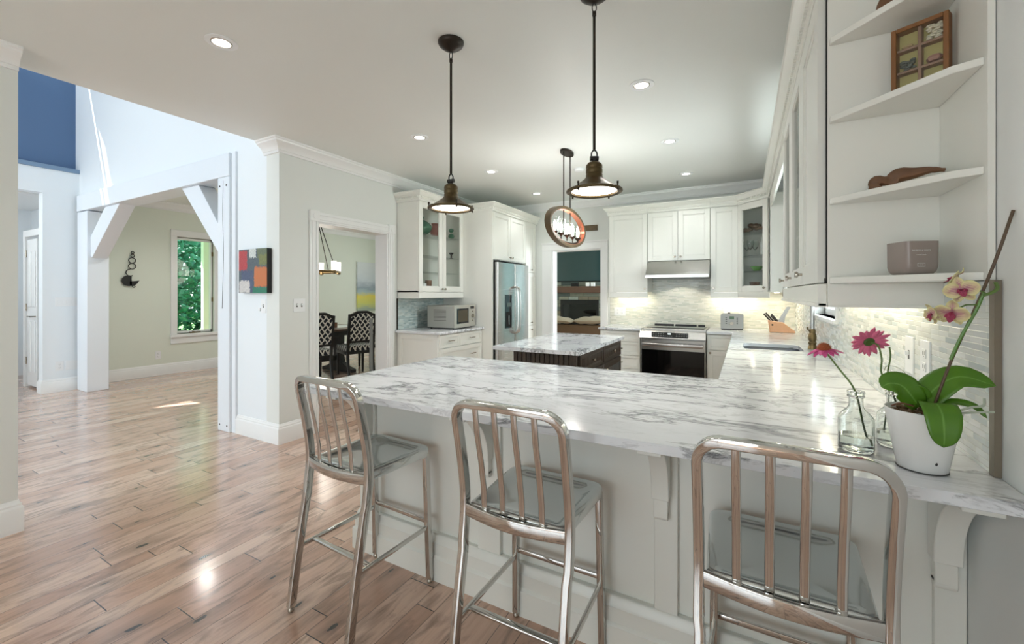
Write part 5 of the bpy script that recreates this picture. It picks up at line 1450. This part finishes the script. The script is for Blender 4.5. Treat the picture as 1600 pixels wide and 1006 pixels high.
def leaf_mat():
    g = G('orchid_leaf'); uv = g.sep(g.node('ShaderNodeUVMap').outputs[0])
    mid = g.m('SUBTRACT', 1.0, g.m('DIVIDE', g.m('ABSOLUTE', g.m('SUBTRACT', uv[0], .5)), .045, clamp=True))
    n = g.noise(g.geo(), 22, 3)
    c = g.mix(n, lin((58, 102, 16)), lin((88, 136, 28)))
    g.set(color=g.mix(g.m('MULTIPLY', mid, .55), c, lin((130, 176, 90))), rough=.32, spec=.5); M['orchid_leaf'] = g.mat
leaf_mat()
def broad_leaf(name, spine, wmax, up, mat, parent, fold=.25, n=14, tip=.55, uvs=True):
    P = catmull(spine, max(2, n // (len(spine) - 1))); L = len(P); rows = []; cols = 9
    up = Vector(up)
    for i, p in enumerate(P):
        u = i / (L - 1)
        tdir = (P[min(i + 1, L - 1)] - P[max(i - 1, 0)]).normalized()
        sd = tdir.cross(up).normalized(); nn = sd.cross(tdir).normalized()
        w = wmax * max(.02, (sin(pi * min(1, (u * .93 + .07)) ** .85)) ** tip)
        if u > .97: w *= .5
        rows.append([p + sd * (w * k) + nn * (abs(k) * w * fold + .0) for k in [(-1 + 2 * j / (cols - 1)) for j in range(cols)]])
    mb = MB().grid(rows)
    o = part(name, mb, mat, parent, recalc=False, solid=.0016)
    uvl = o.data.uv_layers.new(name='UVMap')
    for poly in o.data.polygons:
        for li, vi in zip(poly.loop_indices, poly.vertices):
            uvl.data[li].uv = ((vi % cols) / (cols - 1), (vi // cols) / (L - 1))
    return o
C_ = (PX + .0, PY, zr + .004)
broad_leaf('leaf', [(PX - .005, PY, zr + .006), (PX - .035, PY - .005, zr + .052), (PX - .062, PY - .01, zr + .060), (PX - .080, PY - .01, zr + .048)], .034, (-.2, -1, .75), M['orchid_leaf'], t, fold=.12)
broad_leaf('leaf', [(PX + .012, PY - .01, zr + .004), (PX + .010, PY - .055, zr + .028), (PX + .012, PY - .086, zr + .008), (PX + .012, PY - .096, zr - .036), (PX + .012, PY - .092, zr - .064)], .034, (0, -.5, 1), M['orchid_leaf'], t, fold=.10)
broad_leaf('leaf', [(PX + .0, PY + .0, zr + .004), (PX + .028, PY + .012, zr + .052), (PX + .072, PY + .01, zr + .086), (PX + .128, PY - .005, zr + .072)], .036, (-.45, -.75, .70), M['orchid_leaf'], t, fold=.10)
broad_leaf('leaf', [(PX - .005, PY + .01, zr + .003), (PX - .004, PY + .006, zr + .035), (PX - .010, PY + .0, zr + .060)], .024, (0, -1, .3), M['orchid_leaf'], t, fold=.15)
broad_leaf('leaf', [(PX + .020, PY - .0, zr + .006), (PX + .055, PY - .005, zr + .026), (PX + .088, PY - .015, zr + .022), (PX + .108, PY - .02, zr - .002)], .011, (-.1, -.6, 1), M['orchid_leaf'], t, fold=.15)
for pts in (((PX + .020, PY - .02, zr), (PX + .050, PY - .025, zr + .006), (PX + .078, PY - .03, zr + .022), (PX + .098, PY - .03, zr + .028), (PX + .100, PY - .03, zr + .046)), ((PX + .025, PY - .02, zr + .0), (PX + .060, PY - .03, zr + .006), (PX + .095, PY - .03, zr + .013), (PX + .116, PY - .03, zr + .016))):
    part('air_root', MB().tube(catmull(pts, 5), .0026, 8), simple('root_grey', (168, 176, 160), .6), t)
for pts in (((PX + .030, PY - .04, zr + .0), (PX + .045, PY - .055, zr + .004), (PX + .046, PY - .062, zr - .010), (PX + .034, PY - .064, zr - .018)), ((PX - .060, PY - .01, zr + .004), (PX - .045, PY - .02, zr + .014), (PX - .02, PY - .02, zr + .010))):
    part('dry_root', MB().tube(catmull(pts, 5), .0022, 7), simple('root_brown', (98, 64, 44), .7), t)
# spike and blossoms
stemp = [(PX + .018, PY - .006, zr + .0), (PX + .034, PY - .012, zr + .07), (PX + .054, PY - .020, zr + .150), (PX + .090, PY - .030, zr + .270), (PX + .118, PY - .038, zr + .375), (PX + .141, PY - .044, zr + .475)]
part('flower_spike', MB().tube(catmull(stemp, 6), .0031, 10, scale=None), simple('spike_brown', (84, 64, 44), .5), t)
part('green_shoot', MB().tube(catmull([(PX + .046, PY - .020, zr + .130), (PX + .062, PY - .026, zr + .185), (PX + .086, PY - .032, zr + .250), (PX + .098, PY - .034, zr + .292)], 6), .0034, 8, scale=None), M['orchid_leaf'], t)
part('green_shoot', MB().tube(catmull([(PX + .096, PY - .034, zr + .284), (PX + .108, PY - .040, zr + .290), (PX + .116, PY - .044, zr + .300), (PX + .112, PY - .046, zr + .314)], 6), .0036, 8), M['stem_green'], t)
g = G('orchid_petal'); uvn = g.sep(g.node('ShaderNodeUVMap').outputs[0])
vv = g.m('SINE', g.m('MULTIPLY', uvn[0], 62.0)); cen = g.m('SUBTRACT', 1.0, g.m('ABSOLUTE', g.m('MULTIPLY_ADD', uvn[0], 2.0, -1.0)))
msk = g.m('MULTIPLY', g.m('MULTIPLY', g.m('MULTIPLY_ADD', vv, .45, 1.15), cen), g.m('SUBTRACT', 1.25, uvn[1]), clamp=True)
g.set(color=g.mix(msk, lin((224, 220, 160)), lin((180, 116, 136))), rough=.55); M['orchid_petal'] = g.mat
petal_mat('orchid_lip', (176, 70, 100), (140, 48, 76))
def blossom(c, face, spin, s_=1.0, label=None):
    b = part('blossom', MB().sphere(c, .004 * s_, 8), M['orchid_lip'], t)
    c = Vector(c); q = Vector(face).normalized().to_track_quat('Z', 'Y').to_matrix() @ Matrix.Rotation(spin, 3, 'Z')
    def pt(a, L, w, lift, name='petal', mat='orchid_petal', tip=.6):
        d = Vector((cos(a), sin(a), 0)); s2 = Vector((-sin(a), cos(a), 0)); rows = []; cols = 7; n = 9
        for i in range(n):
            u = i / (n - 1); ww = w * max(.05, sin(pi * min(1, u * .9 + .08)) ** tip)
            ctr = d * (L * u) + Vector((0, 0, lift * sin(u * 1.9) * L + .003 * sin(7 * u)))
            rows.append([c + q @ (ctr + s2 * (ww * k) + Vector((0, 0, .22 * ww * abs(k) + .0008 * sin(k * 9 + u * 8)))) for k in [(-1 + 2 * j / (cols - 1)) for j in range(cols)]])
        o = part(name, MB().grid(rows), M[mat], b, recalc=False, solid=.0007)
        uvl = o.data.uv_layers.new(name='UVMap')
        for poly in o.data.polygons:
            for li, vi in zip(poly.loop_indices, poly.vertices): uvl.data[li].uv = ((vi % cols) / (cols - 1), (vi // cols) / (n - 1))
    pt(0.05, .034 * s_, .020 * s_, .25); pt(pi - .05, .034 * s_, .020 * s_, .25)
    pt(pi / 2, .034 * s_, .012 * s_, .1); pt(-pi / 4 - .25, .033 * s_, .011 * s_, .05); pt(-3 * pi / 4 + .25, .033 * s_, .011 * s_, .05)
    pt(-pi / 2, .020 * s_, .007 * s_, .9, 'lip', 'orchid_lip'); pt(-pi / 2 + .9, .012 * s_, .005 * s_, 1.4, 'lip', 'orchid_lip'); pt(-pi / 2 - .9, .012 * s_, .005 * s_, 1.4, 'lip', 'orchid_lip')
    return b
blossom((PX + .056, PY - .045, zr + .296), (-.25, -1, .15), .25, .92)
blossom((PX + .058, PY - .020, zr + .322), (-.75, .25, .45), .1, .85)
blossom((PX + .040, PY - .050, zr + .245), (-.45, -.7, -.35), -.15, .95)
blossom((PX + .012, PY - .035, zr + .240), (-.9, -.2, -.25), .4, .75)
for a_, b_ in (((PX + .098, PY - .036, zr + .290), (PX + .064, PY - .040, zr + .298)), ((PX + .088, PY - .033, zr + .262), (PX + .045, PY - .046, zr + .250))):
    part('pedicel', MB().tube([a_, tuple((Vector(a_) + Vector(b_)) / 2 + Vector((0, 0, .006))), b_], .0018, 6), M['stem_green'], t)

# ------------------------------------------------------------------ dining room
t = thing('dining_table', 'dark wood trestle dining table with pale top beyond the opening', 'dining table', (-6.22, 4.55, 0))
part('tabletop', MB().box(-6.72, -5.72, 3.55, 5.50, .735, .765), M['wood_dining'], t, bevel=.006)
part('table_apron', MB().box(-6.62, -5.82, 3.65, 5.40, .65, .734), M['black'], t, smooth=False)
part('table_runner', MB().box(-6.45, -5.99, 3.60, 5.35, .7655, .769), simple('runner', (198, 206, 200), .7), t, smooth=False)
for y in (3.95, 5.05):
    part('trestle', MB().poly([(-6.60, 0), (-5.84, 0), (-5.84, .05), (-5.98, .09), (-6.10, .16), (-6.14, .30), (-6.13, .62), (-6.02, .65), (-6.42, .65), (-6.31, .62), (-6.30, .30), (-6.34, .16), (-6.46, .09), (-6.60, .05)], y - .05, y + .05, axis='y'), M['black'], t, bevel=.006)
part('stretcher', MB().box(-6.26, -6.18, 3.98, 5.02, .20, .28), M['black'], t, bevel=.004)
single('wooden_box', MB().box(-6.18, -6.02, 4.66, 4.86, .770, .86), M['wood_drift'], 'small wooden box on the dining table', 'box', bevel=.004)

def uvmap(o, fu, fv):
    uvl = o.data.uv_layers.new(name='UVMap'); vs = o.data.vertices
    for li, l in enumerate(o.data.loops):
        co = vs[l.vertex_index].co; uvl.data[li].uv = (fu(co), fv(co))
def make_chair(label, loc, rz):
    # built facing -Y... front is local +y, back at -y
    t = thing('dining_chair', label, 'chair', (0, 0, 0), 'upholstered dining chairs around the trestle table')
    sc_ = part('seat', MB().poly(rrect(-.235, .235, -.20, .25, .05), .42, .50), M['trellis'], t, bevel=.02, seg=3)
    uvmap(sc_, lambda c: c.x * .85, lambda c: c.y * 1.3 + c.z * .6)
    part('seat_frame', MB().poly(rrect(-.240, .240, -.205, .255, .05), .37, .42), M['black'], t, bevel=.004)
    a_ = radians(9)
    bm_ = Matrix.Translation((0, -.205, .46)) @ Matrix.Rotation(a_, 4, 'X')
    def hump(w, z0, z1, bump, n=16):
        pts = [(-w, z0), (w, z0), (w, z1)]
        for i in range(1, n):
            x = w - 2 * w * i / n; k = 1 - abs(x) / w
            pts.append((x, z1 + bump * (0.5 - .5 * cos(pi * min(1, k * 1.35)))))
        pts.append((-w, z1)); return pts
    f_ = MB(); f_.m = bm_; f_.poly(hump(.225, .10, .56, .055), -.018, .018, axis='y', holes=[hump(.185, .135, .525, .052)])
    part('back_frame', f_, M['black'], t, bevel=.006)
    f_ = MB(); f_.m = bm_; f_.poly(hump(.184, .136, .524, .052), -.024, .024, axis='y')
    bp_ = part('backrest', f_, M['trellis'], t, bevel=.008)
    uvmap(bp_, lambda c: c.x * .85, lambda c: c.z * 1.0)
    for s_ in (-1, 1):
        part('leg', MB().sweep([(s_ * .208, .225, .37), (s_ * .208, .228, 0)], rrect(-.022, .022, -.022, .022, .004, 1), side=(1, 0, 0), scale=[1, .7]), M['black'], t)
        part('leg', MB().sweep([(s_ * .205, -.275, 0), (s_ * .205, -.215, .22), (s_ * .205, -.198, .40), (s_ * .205, -.225, .60)], rrect(-.022, .022, -.022, .022, .004, 1), side=(1, 0, 0), scale=[.75, .9, 1, .9]), M['black'], t)
    t.location = loc; t.rotation_euler = (0, 0, rz)
    return t
ch = make_chair('trellis-patterned dining chair partly hidden by the left side of the opening', (-5.72, 4.16, 0), radians(74))
clone(ch, loc=(-5.66, 4.93, 0), rz=radians(70), label='trellis-patterned dining chair in full view in the middle of the opening')
clone(ch, loc=(-6.02, 5.72, 0), rz=radians(165), label='trellis-patterned dining chair at the far end of the table, cut by the right casing')
clone(ch, loc=(-6.88, 4.45, 0), rz=radians(-90), label='trellis-patterned dining chair on the window side of the table')

t = thing('dining_chandelier', 'bronze wheel chandelier with frosted candle shades over the dining table', 'chandelier', (-6.15, 4.55, 1.68))
QX, QY, QZ = -6.15, 4.55, 1.70
part('wheel', MB().tube([(QX + .36 * cos(2 * pi * i / 40), QY + .36 * sin(2 * pi * i / 40), QZ) for i in range(40)], .018, 8, closed=True), M['brass_dark'], t)
for k in range(4):
    a = radians(20 + 90 * k)
    part('support_rod', MB().cyl((QX + .36 * cos(a), QY + .36 * sin(a), QZ), (QX + .02 * cos(a), QY + .02 * sin(a), 2.62), .007, n=8), M['bronze_dark'], t)
part('stem', MB().cyl((QX, QY, 2.60), (QX, QY, 2.858), .010, n=8).cyl((QX, QY, 2.84), (QX, QY, 2.859), .07, n=20), M['bronze_dark'], t)
for k in range(6):
    a = radians(10 + 60 * k); x, y = QX + .36 * cos(a), QY + .36 * sin(a)
    cu = part('lamp_cup', MB().lathe([(.012, QZ - .04), (.036, QZ - .03), (.036, QZ + .02), (.03, QZ + .02)], (x, y, 0), 16), M['brass_dark'], t)
    part('candle_shade', MB().lathe([(.036, QZ + .021), (.038, QZ + .17), (.034, QZ + .17), (.032, QZ + .03)], (x, y, 0), 20), M['glow_shade'], cu)
lamp('dining_bulbs', 'POINT', (QX, QY, QZ + .12), 15, (1, .93, .84), shadow_soft_size=.3)
t = thing('landscape_canvas', 'large pale landscape painting with a yellow field on the far dining wall', 'painting', (XW, 7.9, .95))
part('canvas', MB().box(XW + .001, XW + .04, 7.39, 8.40, .90, 2.13), M['art_landscape'], t, bevel=.003)
for x, y, lb in ((-7.55, 6.45, 'recessed light in the dining ceiling seen at the opening top, left one'), (-7.55, 6.95, 'recessed light in the dining ceiling seen at the opening top, right one')):
    single('recessed_light', MB().cyl((x, y, 2.853), (x, y, 2.859), .07, n=24), M['glow_down'], lb, 'light')
for x, y, lb in ((-6.9, 3.3, 'added unseen fill light in the dining ceiling just beyond the timber beam, left one'), (-5.4, 3.3, 'added unseen fill light in the dining ceiling just beyond the timber beam, right one')):  # added fixtures and spots that brighten the dining window wall
    single('recessed_light', MB().cyl((x, y, 2.853), (x, y, 2.859), .07, n=24), M['glow_down'], lb, 'light')
    lamp('dining_fill_spot', 'SPOT', (x, y, 2.84), 34, (1, .99, .94), aim=(0, 0, -1), spot_size=radians(150), spot_blend=.6, shadow_soft_size=.05)
single('barrier_gate', MB().box(-3.885, -3.858, 3.585, 3.615, .0, 1.04).box(-3.895, -3.850, 3.577, 3.623, 1.04, 1.055), simple('gate_grey', (120, 122, 118), .4), 'slim grey gate post standing just behind the right side of the dining opening', 'gate post', bevel=.003)

# ------------------------------------------------------------------ living room
t = thing('fireplace_wall', 'stacked stone fireplace wall with dark glass firebox and wood mantel', 'fireplace', (-3.4, 9.5, 0))
part('stonework', MB().poly([(-4.45, 0), (-2.3, 0), (-2.3, CZ - .002), (-4.45, CZ - .002)], 9.42, 9.598, axis='y', holes=[[(-3.80, .66), (-2.95, .66), (-2.95, 1.16), (-3.80, 1.16)]]), M['stone'], t, smooth=False)
part('mantel', MB().box(-4.45, -2.3, 9.20, 9.419, 1.36, 1.505), M['wood_mantel'], t, bevel=.006)
fbx = part('firebox', MB().poly([(-3.84, .62), (-2.91, .62), (-2.91, 1.20), (-3.84, 1.20)], 9.395, 9.419, axis='y', holes=[[(-3.78, .68), (-2.97, .68), (-2.97, 1.09), (-3.78, 1.09)]]), M['black'], t, bevel=.002)
part('firebox_glass', MB().box(-3.78, -2.97, 9.41, 9.414, .68, 1.09), M['black_gloss'], fbx, smooth=False)
part('firebox_back', MB().box(-3.80, -2.95, 9.42, 9.59, .661, 1.159), M['gap_black'], fbx, smooth=False)
t = thing('television', 'large dark flat television above the mantel', 'television', (-3.4, 9.38, 1.62))
part('bezel', MB().box(-4.06, -2.60, 9.36, 9.40, 1.62, 2.46), M['black'], t, bevel=.003)
part('screen', MB().box(-4.045, -2.615, 9.357, 9.3605, 1.635, 2.445), simple('tv_screen', (46, 66, 66), .08), t, smooth=False)  # base colour lifted to paint in the reflection of the lit room
part('wall_bracket', MB().box(-3.6, -3.1, 9.401, 9.419, 1.8, 2.2), M['black'], t, smooth=False)
for x, lb in ((-3.13, 'small white cube on the mantel, left of two'), (-3.01, 'small white cube on the mantel, right of two')):
    single('mantel_cube', MB().box(x - .04, x + .04, 9.25, 9.33, 1.506, 1.59), M['white_ceramic'], lb, 'ornament', bevel=.004)
single('mantel_clock', MB().box(-3.52, -3.36, 9.25, 9.33, 1.506, 1.58).cyl((-3.40, 9.245, 1.55), (-3.40, 9.25, 1.55), .025), M['black'], 'low black clock on the mantel below the television', 'clock', bevel=.004)
t = thing('sofa', 'brown sofa back with grey cushions on top in the living room', 'sofa', (-2.9, 7.9, 0))
part('back', MB().box(-3.75, -1.95, 7.85, 8.05, .12, .735), M['leather'], t, bevel=.03, seg=3)
part('seat', MB().box(-3.75, -1.95, 8.05, 8.70, .12, .44), M['leather'], t, bevel=.03, seg=3)
for x in (-3.72, -1.98):
    part('armrest', MB().box(x - .09, x + .09, 7.85, 8.70, .12, .60), M['leather'], t, bevel=.03, seg=3)
for x in (-3.70, -2.0):
    for y in (7.90, 8.62): part('foot', MB().cyl((x, y, 0), (x, y, .12), .025, n=10), M['black'], t)
def pillow(label, c, a, b, h, tilt):
    mb = MB(); n = 18; rows = []
    mb.m = Matrix.Translation(c) @ Matrix.Rotation(tilt, 4, 'Y')
    for sgn in (1, -1):
        rows = []
        for i in range(n + 1):
            u = -1 + 2 * i / n; rows.append([(a * u, b * v, sgn * h * (max(0, (1 - abs(u) ** 2.6) * (1 - abs(v) ** 2.6))) ** .5 + .006 * sin(9 * u + 4 * v)) for v in [(-1 + 2 * j / n) for j in range(n + 1)]])
        mb.grid(rows)
    single('cushion', mb, M['cushion'], label, 'cushion')
pillow('slumped grey cushion on the sofa back, left of two', (-3.36, 7.97, .825), .40, .16, .065, .10)
pillow('slumped grey cushion on the sofa back, right of two', (-2.58, 7.97, .825), .36, .16, .075, -.05)

# ------------------------------------------------------------------ outside the windows
struct('ground', MB().box(-40, -10.7, -10, 30, -.6, -.3).box(-10.7, -8.7, 2.6, 30, -.6, -.3).box(2.5, 20, -10, 30, -.6, -.3), M['grass'], smooth=False)
random.seed(21)
def tree(label, c, rx, ry, z0, z1, n, mat, s=.13):
    t = thing('leafy_tree', label, 'tree', (c[0], c[1], -.3))
    part('trunk', MB().tube([(c[0], c[1], -.3), (c[0] + .1, c[1], 1.2), (c[0], c[1] + .1, (z0 + z1) / 2)], .09, 8), M['bark'], t)
    mb = MB(); cz_ = (z0 + z1) / 2; rz_ = (z1 - z0) / 2
    for k in range(n):
        a = random.uniform(0, 2 * pi); u = random.uniform(-1, 1); r = random.random() ** .33; q = sqrt(1 - u * u)
        p = Vector((c[0] + rx * r * q * cos(a), c[1] + ry * r * q * sin(a), cz_ + rz_ * r * u))
        d = Vector((random.gauss(0, 1), random.gauss(0, 1), random.gauss(0, .6))).normalized(); e = d.cross(Vector((random.gauss(0, 1), random.gauss(0, 1), random.gauss(0, 1)))).normalized()
        l = s * random.uniform(.6, 1.2)
        mb.add([p - d * l, p + e * l * .45 - d * l * .1, p + d * l, p - e * l * .45 - d * l * .1], [(0, 1, 2, 3)])
    part('foliage', mb, M[mat], t, smooth=False, recalc=False)
tree('broad leafy tree outside the dining window, left part of the view', (-14.2, 4.9), 1.9, 1.9, -.2, 3.9, 4200, 'foliage')
tree('leafy tree outside the dining window, right part of the view', (-14.6, 9.0), 1.9, 1.95, -.3, 4.2, 4200, 'foliage')
tree('dark tree standing farther back outside the dining window', (-19.2, 7.4), 2.2, 3.6, -.3, 4.4, 4200, 'foliage_dark', .2)
single('porch_roof', MB().box(-11.6, -8.66, 1.0, 12.0, 2.72, 2.82), M['trim_white'], 'white porch roof outside above the dining window', 'porch roof', smooth=False)
single('porch_post', MB().box(-11.3, -11.18, 5.28, 5.40, -.3, 2.72), M['trim_white'], 'white porch post outside the dining window', 'post', smooth=False)
single('porch_post', MB().box(-11.3, -11.12, 5.66, 5.80, -.3, 2.72), M['trim_white'], 'wider white porch post outside, right of the slim one', 'post', smooth=False)
tree('leafy shrub outside the sink window', (3.4, 5.6), 1.2, 1.6, -.2, 2.9, 2600, 'foliage')
